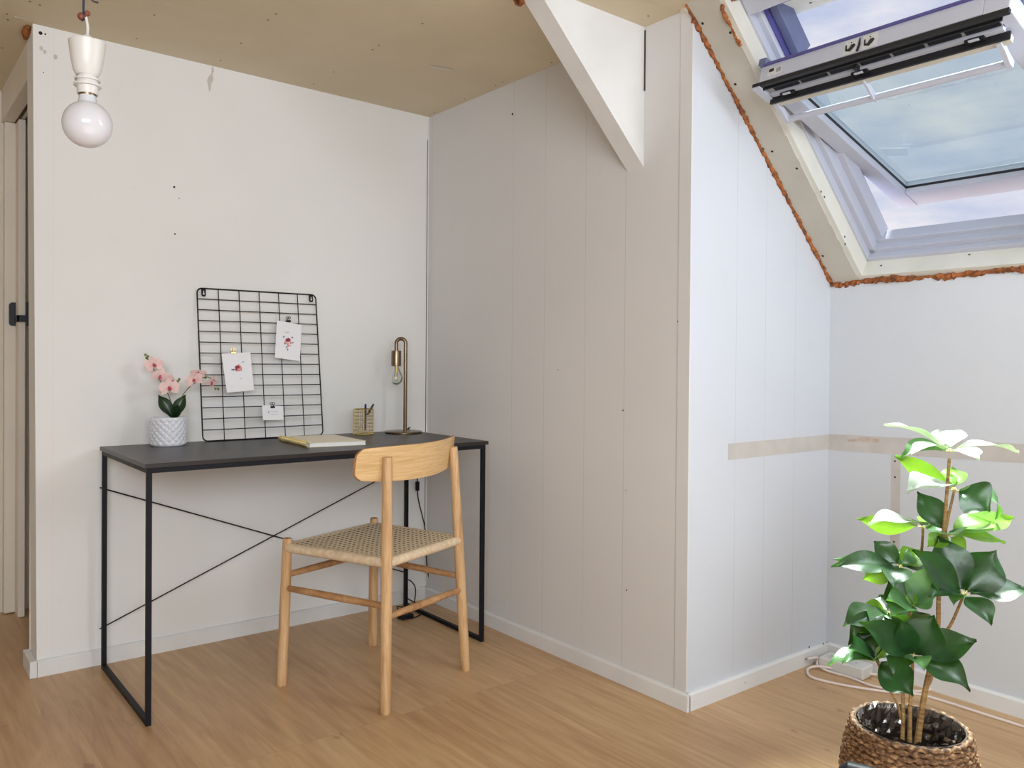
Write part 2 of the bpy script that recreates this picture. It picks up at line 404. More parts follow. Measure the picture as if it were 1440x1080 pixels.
for (u, v, u2, v2) in [(602, 94, 638, 100), (20, 33, 38, 37)]:
    p, q = at(u, v, 2, H), at(u2, v2, 2, H); p.z = zc(p.x)-.001; q.z = zc(q.x)-.001
    b.bar(p, q, .008, .0006)
struct(b.build('ceiling', [M['ceiling'], M['hole'], M['reveal']], flat=True), 'unpainted beige plasterboard ceiling dotted with screw heads', 'ceiling')

def wallobj(name, b, mats, label, **k): return struct(b.build(name, mats, flat=True, **k), label)

# wall A (behind desk)
b = MB(); XEt = .4348
b.prism([(XE+.006, YA, 0), (XB, YA, 0), (XB, YA, zc(XB)+.02), (XEt, YA, zc(XEt)+.02)], (0, .12, 0))
b.cur = 1
for (u, v, r) in [(245,263,.004),(252,279,.002),(246,329,.003),(57,46.5,.006),(63.6,48,.003),(61,102,.002)]:
    b.disc(at(u, v, 1, YA-.0006), r, (0, 1, 0))
b.cur = 2
P = [(298,94),(300,94),(301,101),(299,103),(300,112),(297,118),(296,127),(294,129),(293,122),(291,113),(293,108),(297,104)]
b.add([at(u, v, 1, YA-.0005) for u, v in P], [tuple(range(len(P)))])
for u, v, r in [(78, 80, .009), (58, 68, .008), (63, 73, .007)]: b.disc(at(u, v, 1, YA-.0005), r, (0, 1, 0), sc=.7)
b.cur = 3
b.box(XB-.008, XB-.0005, YA-.002, YA, 0.06, 2.09)
b.cur = 4
b.box(XB-.010, XB-.008, YA-.0022, YA, 0.3, 2.0)
wallobj('wall_back', b, [M['wallA'], M['hole'], M['tape'], M['trimw'], M['gap']], 'white painted wall behind the desk')
# wall B
b = MB()
b.box(XB, XB+.12, YC+.002, YA+.2, 0, zc(XB)+.02)
b.cur = 1
for u, v, r in [(720.6,160.5,.005),(876,577,.003),(880,690,.002),(881,830,.003),(785,520,.002),(953,452,.003)]: b.disc(at(u, v, 0, XB-.0006), r, (1, 0, 0))
b.cur = 2
b.box(XB-.0035, XB+.0009, YC-.0006, YC+.045, .03, 2.092)   # corner bead strip
wallobj('wall_right', b, [M['wallB'], M['hole'], M['wallB']], 'shaded white board wall right of the desk')
# wall C with sloping top
b = MB()
b.prism([(XB+.001, YC, 0), (XD, YC, 0), (XD, YC, 1.345), (1.985, YC, 2.045), (XB+.001, YC, 2.12)], (0, .1, 0))
b.cur = 1
b.box(2.133, XD, YC-.0008, YC, .738, .790)
b.cur = 2
for u, v, r in [(1138, 910, .004), (1133, 927, .003), (1158, 905, .004), (1163, 903, .003), (1048, 960, .002)]: b.disc(at(u, v, 1, YC-.0152), r, (0, 1, 0))
wallobj('wall_window_side', b, [M['wallC'], M['tape'], M['hole']], 'bright white board wall beside the skylight')
# wall D knee wall
b = MB()
b.box(XD, XD+.1, Y0, YC+.1, 0, 1.335)
b.cur = 1
b.prism([(XD-.0008, YC, .736), (XD-.0008, YC, .792), (XD-.0008, .9, .812), (XD-.0008, .9, .755)], (.0008, 0, 0))
y1, y2 = at(1253, 700, 0, XD).y, at(1266, 700, 0, XD).y
b.box(XD-.0007, XD, y2, y1, .42, .74)
b.cur = 2
for u, v in [(1258.5, 648.5), (1258.5, 671), (1257, 762)]: b.disc(at(u, v, 0, XD-.0012), .0035, (1, 0, 0))
b.cur = 3
for pts in [[(1191,618),(1215,615),(1237,617),(1236,623),(1222,621),(1205,621),(1192,621)]]:
    b.add([at(u, v, 0, XD-.0012) for u, v in pts], [tuple(range(len(pts)))])
b.disc(at(1169.5, 626, 0, XD-.0013), .006, (1, 0, 0), sc=.4)
wallobj('wall_knee', b, [M['wallD'], M['tape'], M['hole'], M['filler']], 'low white knee wall below the skylight')
# unseen enclosure
b = MB(); b.box(X0-.1, X0, Y0, YH+.1, 0, 2.3); wallobj('wall_left', b, M['hallw'], 'white wall of the room')
b = MB(); b.box(X0, XR, Y0-.1, Y0, 0, 2.3); wallobj('wall_front', b, M['hallw'], 'white wall of the room facing the desk')
# roof slope (plasterboard) around the opening
b = MB()
YR = 1.507
b.fbox(roof, -.02, 1.135, YR, YC, 0, .10)
b.fbox(roof, -.02, 1.135, Y0, .745, 0, .12)
b.fbox(roof, -.02, .028, .745, YR, 0, .05)
b.cur = 1
for (u, v) in [(988,33),(1027,46),(1034,118.6),(1085.8,213),(1120.5,237),(1157,360)]: b.disc(atroof(u, v, -.0006), .0045, N_)
b.cur = 2   # torn paper edge along the opening
random.seed(3)
for i in range(46):
    a = .04+i*.0225; w = random.uniform(.001, .005)
    b.fbox(roof, a, a+.0225, YR, YR+w, -.001, 0)
struct(b.build('roof_slope', [M['beige'], M['hole'], M['reveal']], flat=True), 'beige plasterboard strip of the sloping roof beside the window', 'ceiling')
# upper ceiling board that reaches the window
b = MB()
b.box(XS-.005, 2.225, .745, YR+.02, H, H+.02)
b.cur = 1
for (u, v) in [(1069, 33.6), (1140, 4)]: b.disc(at(u, v, 2, H-.0006), .0045, (0, 0, 1))
struct(b.build('trim_5', [M['reveal'], M['hole']], flat=True), 'flat white board above the skylight opening', 'trim')

# baseboards
def base(name, pts, label):
    b = MB()
    b.prism(*pts); return struct(b.build(name, M['trimw'], flat=True), label, 'baseboard')
t = .014; hb = .053
def prof_y(x, y, sgn): return [(x, y, 0), (x, y+sgn*t, 0), (x, y+sgn*t, hb-.006), (x, y+sgn*(t-.006), hb), (x, y, hb)]
def prof_x(x, y, sgn): return [(x, y, 0), (x+sgn*t, y, 0), (x+sgn*t, y, hb-.006), (x+sgn*(t-.006), y, hb), (x, y, hb)]
base('baseboard_back', (prof_y(XE+.006, YA, -1), (XB-XE-.006, 0, 0)), 'white skirting board below the desk wall')
base('baseboard_right', (prof_x(XB, YC-t, -1), (0, YA-YC+t-.0005, 0)), 'white skirting board right of the desk')
base('baseboard_window_side', (prof_y(XB-.0035, YC, -1), (XD-XB+.0035, 0, 0)), 'white skirting board beside the plant')
base('baseboard_knee', (prof_x(XD, Y0, -1), (0, YC-t-Y0-.0005, 0)), 'white skirting board behind the plant')
b = MB(); b.box(.4285, .4500, YA-t-.002, 3.205, 0, .055)
struct(b.build('baseboard_end', M['trimw'], flat=True, bevel=.002), 'chipped white skirting return at the wall end', 'baseboard')

# boxed brace
b = MB()
b.prism([(XB, 1.8104, 1.6597), (XB, 1.8104, H+.01), (1.506, 1.8104, H+.01), (1.506, 1.8104, H-.002)], (0, .0713, 0))
b.cur = 1
b.box(XB-.0025, XB, 1.806, 1.8104, 1.90, 2.09)
struct(b.build('trim_1', [M['trimw'], M['gap']], flat=True), 'white boxed-in slanting brace between ceiling and wall', 'brace')

# foam seams
def foam(name, path, r, label):
    b = MB(); random.seed(len(path)*3+int(r*1e4))
    pts = smooth(path, 14); R = [r*(.55+.9*random.random()) for _ in pts]
    pts = [p+V((random.uniform(-1, 1), random.uniform(-1, 1), random.uniform(-1, 1)))*r*.35 for p in pts]; R = [q*(.75+.5*abs(sin(i*.11))) for i, q in enumerate(R)]
    b.tube(pts, R, 7)
    for i in range(len(pts)//5):
        p = random.choice(pts); b.ball(p+V((random.uniform(-1, 1), random.uniform(-1, 1), random.uniform(-1, 1)))*r*.6, r*random.uniform(.5, 1.0), seg=6)
    return struct(b.build(name, M['foam'], sharp=80), label, 'foam seam')
foam('trim_2', [roof(1.12-1.12*k/9, YC-.004, -.0015) for k in range(10)], .0064, 'orange foam seam down the slope beside the skylight')
foam('trim_3', [V((XD-.002, YC-.01, 1.322)), roof(.004, 1.56, -.003)]+[roof(.012+.004*sin(k*1.7), 1.50-.1*k, -.003) for k in range(8)], .0085, 'orange foam seam under the skylight')
foam('trim_4', [at(u, v, 2, H-.001) for u, v in [(970,18),(985,14),(1000,8),(1020,2),(1040,-4)]]+[roof(1.075, YR, -.001), roof(1.0, YR+.004, -.001), roof(.95, YR+.004, -.001)], .0045, 'orange foam seam at the top of the slope')
foam('trim_6', [V((1.50, 1.875, H)), V((1.505, 1.895, H)), V((1.52, 1.905, H))], .012, 'orange foam blob at the top of the brace')
foam('trim_7', [V((.425, 3.10, zc(0)-.006)), V((.43, 3.14, zc(0)-.008)), V((.432, 3.2, zc(0)-.006))], .010, 'orange foam blob at the wall end under the ceiling')

# ------------------------------------------------------------ hall side: header, closet, doors
b = MB()
b.box(XE+.002, XE+.2, YA+.121, 3.205, 0, 2.12)                 # wall end thickness
b.box(XE, .53, 3.206, YH, 1.990, 2.13)                # header
b.cur = 1
b.box(.487, .497, 3.21, YH, 1.986, 1.9905); b.box(.512, .524, 3.21, YH, 1.986, 1.9905)
struct(b.build('wall_hall', [M['doorw'], M['gap']], flat=True), 'white wall end and header of the closet opening', 'wall')
b = MB(); b.box(X0, 1.4, YH, YH+.08, 0, 2.15); struct(b.build('wall_far', M['hallw'], flat=True), 'wall at the far end of the hallway')
b = MB(); b.box(.95, .99, YA+.2, YH, 0, 2.12); struct(b.build('wall_closet', M['closet'], flat=True), 'dark inside wall of the closet')
dr = thing('door_1', 'cream sliding closet doors stacked at the far left edge', 'door', (.48, 3.88, 0)); dr['kind'] = 'structure'
b = MB(); b.box(.4525, .500, 3.885, 3.93, .004, 1.988); b.build('door_panel', M['doorw'], dr, flat=True, bevel=.003)
b = MB(); b.box(.4906, .5153, 3.80, 3.8845, .002, 1.988); b.build('door_panel', M['doorw'], dr, flat=True, bevel=.003)
b = MB()
z0, z1 = 1.168, 1.262
def rplate(b, x0, x1, y, z0, z1, r, d, left=True, right=False):
    pts = []
    for (cx, cz, a0, on) in [(x1-r, z1-r, 0, right), (x0+r, z1-r, pi/2, left), (x0+r, z0+r, pi, left), (x1-r, z0+r, 3*pi/2, right)]:
        if on: pts += [(cx+r*cos(a0+k*pi/12), y, cz+r*sin(a0+k*pi/12)) for k in range(7)]
        else: pts.append((x1 if a0 in (0, 3*pi/2) else x0, y, z1 if a0 in (0, pi/2) else z0))
    b.prism(pts, (0, d, 0))
rplate(b, .4675, .4905, 3.872, z0, z1, .012, .012)
b.box(.485, .516, 3.785, 3.797, 1.182, 1.208)
b.box(.485, .4905, 3.785, 3.875, 1.182, 1.208)
b.box(.5155, .53, 3.785, 3.82, z0, z1)
b.build('latch', M['knob'], dr, flat=True)['label'] = 'black recessed latch'

# ------------------------------------------------------------ skylight
wn = thing('window_1', 'white centre-pivot roof window standing open in the sloping ceiling', 'window', tuple(roof(.5, 1.12, .1))); wn['kind'] = 'structure'
yl, yr = YR-.004, .749
b = MB()
# left reveal board, right reveal, bottom reveal
b.fbox(roof, .028, 1.10, yl-.012, yl+.004, 0.0, .085)
b.fbox(roof, .028, 1.10, yr-.004, yr+.012, 0.0, .085)
b.hexa([roof(.020, yr, 0), roof(.036, yr, .0), roof(.036, yl, .0), roof(.020, yl, 0), roof(.020, yr, .085), roof(.052, yr, .085), roof(.052, yl, .085), roof(.020, yl, .085)])
b.cur = 1
for (u, v) in [(1154.7,269.4),(1159.4,277),(1187.8,333),(1188.6,343)]: b.disc(at(u, v, 1, yl-.0126), .004, (0, 1, 0))
for u, v in [(1239, 373.5), (1363, 358)]: b.disc(atroof(u, v, .03)+N_*.0, .004, A_)
b.build('reveal', [M['reveal'], M['hole']], wn, flat=True)
def frame_piece(b, prof, kind):
    pass
b = MB()
# fixed frame : stepped profile on each side  (inner step then outer step)
for sgn, ye in ((-1, yl), (1, yr)):
    y0_, y1_, y2_, y3_ = ye, ye+sgn*.020, ye+sgn*.038, ye+sgn*.060
    for (ya_, yb_, n0, n1) in ((y0_, y1_, .060, .12), (y0_, y2_, .085, .16), (y0_, y3_, .125, .175)):
        lo, hi = min(ya_, yb_), max(ya_, yb_)
        b.fbox(roof, .035, 1.06, lo, hi, n0, n1)
for (a1, n0, n1) in ((.062, .060, .12), (.078, .085, .15), (.092, .115, .165)):
    b.fbox(roof, .03, a1, yr, yl, n0, n1)
b.fbox(roof, 1.0, 1.06, yr, yl, .06, .175)
b.build('window_frame', M['pvc'], wn, flat=True, bevel=.002)
b = MB()
for sgn, ye in ((-1, yl), (1, yr)):
    lo, hi = sorted((ye-sgn*.02, ye+sgn*.045)); b.fbox(roof, .02, 1.10, lo, hi, .176, .20)
b.fbox(roof, 0, .03, yr-.02, yl+.02, .166, .18)
# exterior hood arms visible above the sash
lo, hi = yl-.072, yl-.045; b.fbox(roof, .80, 1.06, lo, hi, .12, .19)
b.build('cladding', M['cladding'], wn, flat=True, bevel=.002)['label'] = 'blue grey outer cladding'
b = MB(); b.fbox(roof, .72, 1.04, yl-.043, yl-.040, .10, .178); b.fbox(roof, .985, 1.0, yr, yl, .10, .20)
b.build('seal', M['lavender'], wn, flat=True)
# sash
sy0, sy1, SL, SW = .79, 1.458, .882, .052
ss = MB()
for (y0_, y1_) in ((sy1-.058, sy1), (sy0, sy0+.058)): ss.fbox(sash, 0, SL, y0_, y1_, 0, SW)
ss.fbox(sash, SL-.095, SL, sy0+.058, sy1-.058, 0.004, SW)
ss.fbox(sash, 0, .10, sy0+.058, sy1-.058, 0.004, SW)
sso = ss.build('sash', M['pvc'], wn, flat=True, bevel=.0025)
b = MB()  # bright lip and dark gasket round the pane
for (y0_, y1_) in ((sy1-.060, sy1-.058), (sy0+.058, sy0+.060)): b.fbox(sash, .10, SL-.095, y0_, y1_, .022, .030)
b.fbox(sash, SL-.097, SL-.095, sy0+.06, sy1-.06, .022, .030)
b.build('gasket', M['gasket'], sso, flat=True)
b = MB()
b.fbox(sash, .09, SL-.09, sy0+.05, sy1-.05, .030, .036); b.build('pane', M['pane'], sso, flat=True)
b = MB()
b.fbox(sash, -.006, .0, sy0-.012, sy1-.01, SW-.001, SW+.006)
b.build('drip_edge', M['lavender'], sso, flat=True)
b = MB(); b.fbox(sash, -.012, SL+.006, sy1-.02, sy1+.004, SW, SW+.02); b.fbox(sash, -.012, SL+.006, sy0-.004, sy0+.02, SW, SW+.02)
b.build('cladding', M['cladding'], sso, flat=True)
# data plate & pictogram plates on the top edge of the sash
def edgep(y, w): return sash(-.0008, y, w)
b = MB()
def plate(ya_, yb_, w0, w1, m, off=.0006):
    b.cur = m; b.fbox(lambda l, y, w: sash(-off*l, y, w), 0, 1, yb_, ya_, w0, w1)
plate(1.432, 1.385, .014, .038, 0); plate(1.428, 1.412, .026, .036, 1, .001); plate(1.404, 1.388, .02, .034, 2, .001)
for (ya_, yb_) in ((1.196, 1.160), (1.145, 1.105)):
    plate(ya_, yb_, .006, .048, 0, .0012)
b.cur = 1
def pl(y, w): return sash(-.0022, y, w)
for c in (1.178, 1.126):
    b.tube([pl(c+.012, .034), pl(c+.010, .018), pl(c, .016), pl(c-.008, .026), pl(c-.013, .030)], [.0018, .0025, .005, .006, .003], 6)
    b.ball(pl(c-.002, .038), .0018, seg=6)
b.tube([pl(1.153, .044), pl(1.152, .026), pl(1.155, .006)], [.0014, .003, .003], 6)
b.build('pictogram_plate', [M['plasg'], M['gasket'], M['pvcgrey']], sso, flat=True)
# ventilation flap
b = MB()
b.fbox(sash, .0, .012, sy0+.0, sy1+.02, -.010, .002); b.fbox(sash, .018, .022, sy0+.02, sy1+.0, -.014, .0)
b.cur = 1; b.fbox(sash, .012, .060, sy0+.03, sy1-.005, -.004, .0035)
b.cur = 2
for i in range(7):
    y = sy1-.03-i*.088; b.fbox(sash, .028, .046, y-.078, y, -.007, -.004)
b.cur = 3; b.fbox(sash, .022, .028, sy0+.03, sy1-.005, -.009, -.003)
b.cur = 3; b.fbox(sash, .050, .066, sy0+.03, sy1-.01, -.012, .002)
b.cur = 0; b.fbox(sash, .068, .074, sy0+.02, sy1+.0, -.030, -.010)
b.cur = 4; b.fbox(sash, .0, .075, sy1-.006, sy1+.018, -.016, 0.004)
for yy in (1.395, 1.176, .885):
    b.cur = 0; b.fbox(sash, .054, .070, yy-.022, yy+.022, -.020, -.010)
    b.cur = 4; b.fbox(sash, .050, .058, yy-.012, yy+.012, -.021, -.019)
b.cur = 0; b.fbox(sash, .03, .064, 1.172, 1.180, -.02, 0)
b.cur = 5; b.fbox(sash, .074, .094, sy0+.022, sy1-.002, -.028, -.012)
b.build('ventilation_flap', [M['gasket'], M['pvcgrey'], M['black'], M['pvc'], M['pvc'], M['beige']], sso, flat=True)
b = MB()
b.tube([sash(.150, sy1-.012, -.040), sash(.150, sy0+.045, -.040)], .0095, 12)
b.cur = 0
for yy in (sy1-.012, 1.176, sy0+.048):
    w = .012 if yy != 1.176 else .006
    b.prism([sash(.078, yy-w/2, -.030), sash(.095, yy-w/2, -.016), sash(.125, yy-w/2, -.024), sash(.160, yy-w/2, -.031), sash(.160, yy-w/2, -.049), sash(.14, yy-w/2, -.050), sash(.105, yy-w/2, -.036)], (0, w, 0))
b.build('handle_bar', M['pvc'], sso, sharp=40)['label'] = 'white opening bar along the top of the sash'

# ------------------------------------------------------------ desk
dx0, dx1, dy0, dy1, DZ = .628, 1.8285, 2.463, 3.032, .745
dk = thing('desk', 'black metal writing desk with crossed wire bracing against the white wall', 'desk', (1.228, 2.75, 0))
b = MB(); b.box(dx0, dx1, dy0, dy1, DZ-.013, DZ); b.build('desktop', M['blackt'], dk, flat=True, bevel=.0012)
q = .0145
lx = (dx0+.006, dx1-.022-q+.008); ly = (dy0+.004, dy1-.006-q)
lx = (dx0+.005, dx1-.005-q-.006)
for x in lx:
    for y in ly:
        b = MB(); b.box(x, x+q, y, y+q, 0.0, DZ-.0131); b.build('leg', M['black'], dk, flat=True, bevel=.001)
for x in lx:
    b = MB(); b.box(x+.0005, x+q-.0005, ly[0]+q, ly[1], .001, .001+q); b.build('floor_rail', M['black'], dk, flat=True)
    b = MB(); b.box(x+.0005, x+q-.0005, ly[0]+q, ly[1], DZ-.0131-q, DZ-.0131); b.build('side_rail', M['black'], dk, flat=True)
for y in ly:
    b = MB(); b.box(lx[0]+q, lx[1], y+.0005, y+q-.0005, DZ-.0131-q, DZ-.0131); b.build('long_rail', M['black'], dk, flat=True)
yb = ly[1]+q+.003
for (za, zb_) in ((.607, .139), (.132, .600)):
    b = MB(); b.tube([(lx[0]-.004, yb+(.004 if za > .5 else 0), za), (lx[1]+q+.002, yb+(.004 if za > .5 else 0), zb_)], .0024, 8); b.build('cross_brace', M['black'], dk)

# ------------------------------------------------------------ chair
CB = V((1.2155, 2.1416, 0)); cx = V((.9414, .3374, 0)); cy = V((-.3374, .9414, 0))
def ch(x, y, z): return CB+cx*x+cy*y+V((0, 0, z))
cr_ = thing('dining_chair', 'light oak chair with curved backrest and woven cord seat pulled up to the desk', 'chair', tuple(ch(.21, .2, 0)))
def leg(p, q_, r0, r1, rm, top):
    b = MB(); n = 12; pts = []; R = []
    p, q_ = V(p), V(q_)
    for i in range(n+1):
        t_ = i/n; pts.append(p.lerp(q_, t_)); R.append((r0+(rm-r0)*min(1, t_/.45)) if t_ < .55 else rm+(r1-rm)*((t_-.55)/.45))
    d = (q_-p).normalized()
    pts = [p+d*.001]+pts[0:1]+pts[1:-1]+[q_-d*.002, q_]
    pts[0] = p; pts[1] = p+d*.002
    R = [R[0]*.93, R[0]]+R[1:-1]+[R[-1], R[-1]*.88]
    b.tube(pts, R, 24); o = b.build('leg', M['oakleg'], cr_)
    return o
BL = (ch(0, -.003, .0), ch(.002, -.002, .757)); BR = (ch(.409, -.002, 0), ch(.374, .030, .754))
FL = (ch(-.0175, .416, 0), ch(-.0055, .406, .470)); FR = (ch(.422, .4227, 0), ch(.414, .412, .468))
def on(L, z):
    a, c = L; return a.lerp(c, z/c.z)
leg(*BL, .0155, .0142, .0172, 0); leg(*BR, .0155, .0142, .0172, 0)
leg(*FL, .0165, .0148, .0168, 0); leg(*FR, .0165, .0148, .0168, 0)
for (La, za, Lb, zb_) in ((BL, .284, BR, .274), (BL, .316, FL, .311), (BR, .318, FR, .318), (FL, .352, FR, .345)):
    b = MB(); p, q_ = on(La, za), on(Lb, zb_)
    b.tube([p.lerp(q_, k/8) for k in range(9)], [.0092+.0022*sin(pi*k/8) for k in range(9)], 14); b.build('stretcher', M['oakrung'], cr_)
# backrest: bent plywood
b = MB(); nx, nz = 40, 10; th = .009
pa, pb = on(BL, .735), on(BR, .735)
L_ = (pb-pa).length; ex = (pb-pa).normalized(); ey = V((-ex.y, ex.x, 0)).normalized()
def back(u, v, k):   # u -1..1, v 0..1
    half = L_/2+.083
    # rounded rectangle outline
    hw = half*(1-.030*(2*v-1)**8 - (.012 if v < .5 else .006)*abs(2*v-1)**2)
    x = u*hw
    zc_ = .732; hh = .055 - .010*abs(u)**3
    z = zc_+(2*v-1)*hh + .004*(abs(u)**2)*(1 if v > .5 else .6)*2
    y = -.0235 + .0745*(abs(x)/half)**2.0 + k*th + .001 - (z-.733)*.15
    return (pa+pb)/2 + ex*x + ey*(y) + V((0, 0, z-.735))
vs = []; fs = []
for k in (0, 1):
    for j in range(nz+1):
        for i in range(nx+1):
            u = -1+2*i/nx; v = j/nz
            # soften the corners
            cu = abs(u); cvv = abs(2*v-1)
            vs.append(back(u*(1-.03*max(0, cvv-.6)/.4*1.2*(cu > .9)), v, k))
W = nx+1; K = W*(nz+1)
for j in range(nz):
    for i in range(nx):
        a = j*W+i; fs.append((a, a+1, a+W+1, a+W)); fs.append((K+a, K+a+W, K+a+W+1, K+a+1))
b.add(vs, fs)
b.cur = 1; ed = []
for i in range(nx): ed.append((i, K+i, K+i+1, i+1)); a = nz*W+i; ed.append((a, a+1, K+a+1, K+a))
for j in range(nz): a = j*W; ed.append((a, a+W, K+a+W, K+a)); a = j*W+nx; ed.append((a, K+a, K+a+W, a+W))
for f in ed: b.f.append(list(f)); b.mi.append(1)
b.build('backrest', [M['oakply'], M['plyedge']], cr_, sharp=40, bevel=.0015)
# seat rails wrapped with cord
sz = .440
b = MB()
cor = [on(BL, sz+.004), on(BR, sz+.000), on(FR, sz-.002), on(FL, sz)]
def wrapped(b, p, q_, r):
    p, q_ = V(p), V(q_); L = (q_-p).length; n = int(L/.0018)
    pts = [p.lerp(q_, i/n) for i in range(n+1)]
    R = [r*(1+.018*(1 if i % 2 else -1))*(1 if 3 < i < n-3 else .8) for i in range(n+1)]
    b.tube(pts, R, 14)
for i in range(4): wrapped(b, cor[i], cor[(i+1) % 4], .0150 if i in (0, 2) else .0155)
b.build('seat_rail', M['cord'], cr_, sharp=80)['label'] = 'seat rails wrapped in pale paper cord'
# woven seat: strands over and under
b = MB()
def seatp(u, v, z):
    a = cor[0].lerp(cor[1], u); c = cor[3].lerp(cor[2], u); p = a.lerp(c, v)
    dish = -.010*sin(pi*u)**.7*sin(pi*v)**.7
    return p+V((0, 0, .0135+dish+z))
n_ = 64
vs = [seatp(u/n_, v/n_, 0) for v in range(n_+1) for u in range(n_+1)]
b.add(vs, [(j*(n_+1)+i, j*(n_+1)+i+1, (j+1)*(n_+1)+i+1, (j+1)*(n_+1)+i) for j in range(n_) for i in range(n_)])
so = b.build('woven_seat', M['weave'], cr_, sharp=80)
uv = so.data.uv_layers.new(name='weave')
for lp in so.data.loops:
    k = lp.vertex_index; uv.data[lp.index].uv = ((k % (n_+1))/n_, (k//(n_+1))/n_)

# ------------------------------------------------------------ wire grid board on the desk
GT, GB = YA-.006, 2.992
gx0, gx1 = .9555, 1.4165
def gr(x, s_, off=0):   # s_ 0 bottom ..1 top, leaning
    # slight turn: left side a hair lower tilt than the right
    y = GB+(GT-GB)*s_; z = DZ+.0025+(1.2975-DZ-.0025)*s_
    n = V((0, -(1.2975-DZ), (GT-GB))).normalized()
    return V((x, y, z))+n*off
gb = thing('wire_grid_board', 'black wire grid memo board leaning on the wall above the desk', 'memo board', ((gx0+gx1)/2, GB, DZ))
b = MB(); r = .0022; cr2 = .018
LH = 1.2975-DZ
out = []
for (x, s_, a0) in ((gx1-cr2, 1-cr2/LH, 0), (gx0+cr2, 1-cr2/LH, pi/2), (gx0+cr2, cr2/LH, pi), (gx1-cr2, cr2/LH, 3*pi/2)):
    out += [gr(x+cr2*cos(a0+k*pi/12), s_+cr2*sin(a0+k*pi/12)/LH) for k in range(7)]
b.tube(out, .0026, 8, closed=True); b.build('outer_frame', M['wire'], gb)
b = MB()
for i in range(1, 6): x = gx0+(gx1-gx0)*i/6; b.tube([gr(x, 0), gr(x, 1)], .0018, 6)
for j in range(1, 14): s_ = j/14; b.tube([gr(gx0, s_, .003), gr(gx1, s_, .003)], .0018, 6)
b.build('wire_mesh', M['wire'], gb)
for x in (gx0+.022, gx1-.022):
    b = MB(); P = [gr(x-.008, .995), gr(x-.008, .955), gr(x-.005, .945), gr(x+.005, .945), gr(x+.008, .955), gr(x+.008, .995)]
    nn = gr(x, .9, 1)-gr(x, .9, 0); b.prism([p+nn*.003 for p in P], nn*.0015)
    b.cur = 1; b.disc(gr(x, .962, .0055), .0035, nn); b.prism([gr(x-.0015, .965, .0048), gr(x+.0015, .965, .0048), gr(x+.0015, .982, .0048), gr(x-.0015, .982, .0048)], nn*.0007)
    b.build('hanger', [M['wire'], M['plasg']], gb, flat=True)

# cards: corner pixels taken on the board plane
gn = V((0, -(1.2975-DZ), (GT-GB))).normalized()
gn = (gr(0, .5, 1)-gr(0, .5, 0)).normalized()
def ongrid(u, v, off):
    P = gr(1, .5, off); d = ray(u, v); return CO+d*((P-CO).dot(gn)/d.dot(gn))
def card(corners, label, art, clipuv, clipmat, cliplabel, bow=.004):
    c = [ongrid(u, v, .008) for u, v in corners]   # tl,tr,br,bl
    b = MB(); n = 6; vs = []
    for j in range(n+1):
        for i in range(n+1):
            p = c[0].lerp(c[1], i/n).lerp(c[3].lerp(c[2], i/n), j/n); vs.append(p+gn*(bow*(j/n)**2))
    W = n+1; fs = [(j*W+i, j*W+i+1, (j+1)*W+i+1, (j+1)*W+i) for j in range(n) for i in range(n)]
    b.add(vs, fs)
    for m, pts in art:
        b.cur = m; b.add([ongrid(u, v, .0095+bow*.6+.0012*(m == 1)) for u, v in pts], [tuple(range(len(pts)))])
    o = b.build('card', [M['paper'], M['ink_red'], M['ink_pink'], M['ink_grey'], M['ink_pale']], None, flat=True)
    sm = o.modifiers.new('solid', 'SOLIDIFY'); sm.thickness = .0004
    tag(o, label, 'card', 'cards clipped to the wire grid board')
    cc = ongrid(*clipuv, .010); up_ = (gr(0, 1)-gr(0, 0)).normalized(); sx = V((1, 0, 0))
    k = thing('bulldog_clip', cliplabel, 'clip', tuple(cc), 'clips on the wire grid board')
    b = MB(); b.fbox(lambda x, y, z: cc+sx*x+up_*y+gn*z, -.0085, .0085, -.0105, -.0030, -.012, .0015); b.build('jaw', clipmat, k, flat=True, bevel=.001)
    b = MB()
    for s_ in (-1, 1):
        ctr = cc+up_*(.0065)+sx*(.003*s_)+gn*(-.003+s_*.004)
        b.tube(arc(ctr, sx, up_, .0042, 0, 2*pi, 16), .0013, 6); b.tube([ctr-up_*.004, cc-up_*.004+sx*(.002*s_)], .0013, 6)
    b.build('grip', clipmat, k)
def blob(cx_, cy_, rx, ry, n=9, ph=0, jag=.15):
    return [(cx_+rx*cos(2*pi*k/n+ph)*(1+jag*sin(3*k+ph)), cy_+ry*sin(2*pi*k/n+ph)*(1+jag*sin(3*k+ph))) for k in range(n)][::-1]
card([(389.5, 450.5), (424.5, 457), (421, 508), (386, 503)], 'white art card with dark red flower drawing in upper right of the wire grid',
     [(4, blob(404, 467.3, 3.5, .5)), (1, blob(405.3, 478, 3.6, 2.8)), (2, blob(402, 481.5, 1.6, 2.4)), (2, blob(405, 485, 1.4, 3.6)), (2, blob(409, 482, 1.8, 2)), (3, blob(399.2, 473.5, 1.1, 1.3)), (3, blob(411, 474.6, 1.1, 1.3)), (3, blob(400.6, 483.2, 1, 1)), (3, blob(412, 481.8, 1, 1)), (3, blob(408, 486, .9, .9)), (3, blob(403, 488.3, 1, .9)), (3, blob(404.6, 491.5, .9, 1.3))],
     (406, 449), M['wire'], 'small black clip holding the card with the dark red flower')
card([(311.5, 497), (352, 495.5), (357, 549), (318.5, 552.5)], 'white art card with round pink and brown drawing on left of the wire grid',
     [(2, blob(335.5, 517.6, 5, 5)), (1, blob(334.2, 516.0, 3.4, 2.2)), (1, blob(332.5, 519, 1.4, 2.6)), (3, blob(328, 519.8, 2.8, 1.1)), (3, blob(339.3, 520.4, 1, .9)), (3, blob(342, 509, .9, .9)), (4, blob(339, 532.5, 1.4, .8))],
     (328.5, 493.5), M['brass'], 'small brass clip holding the card with the pink round drawing')
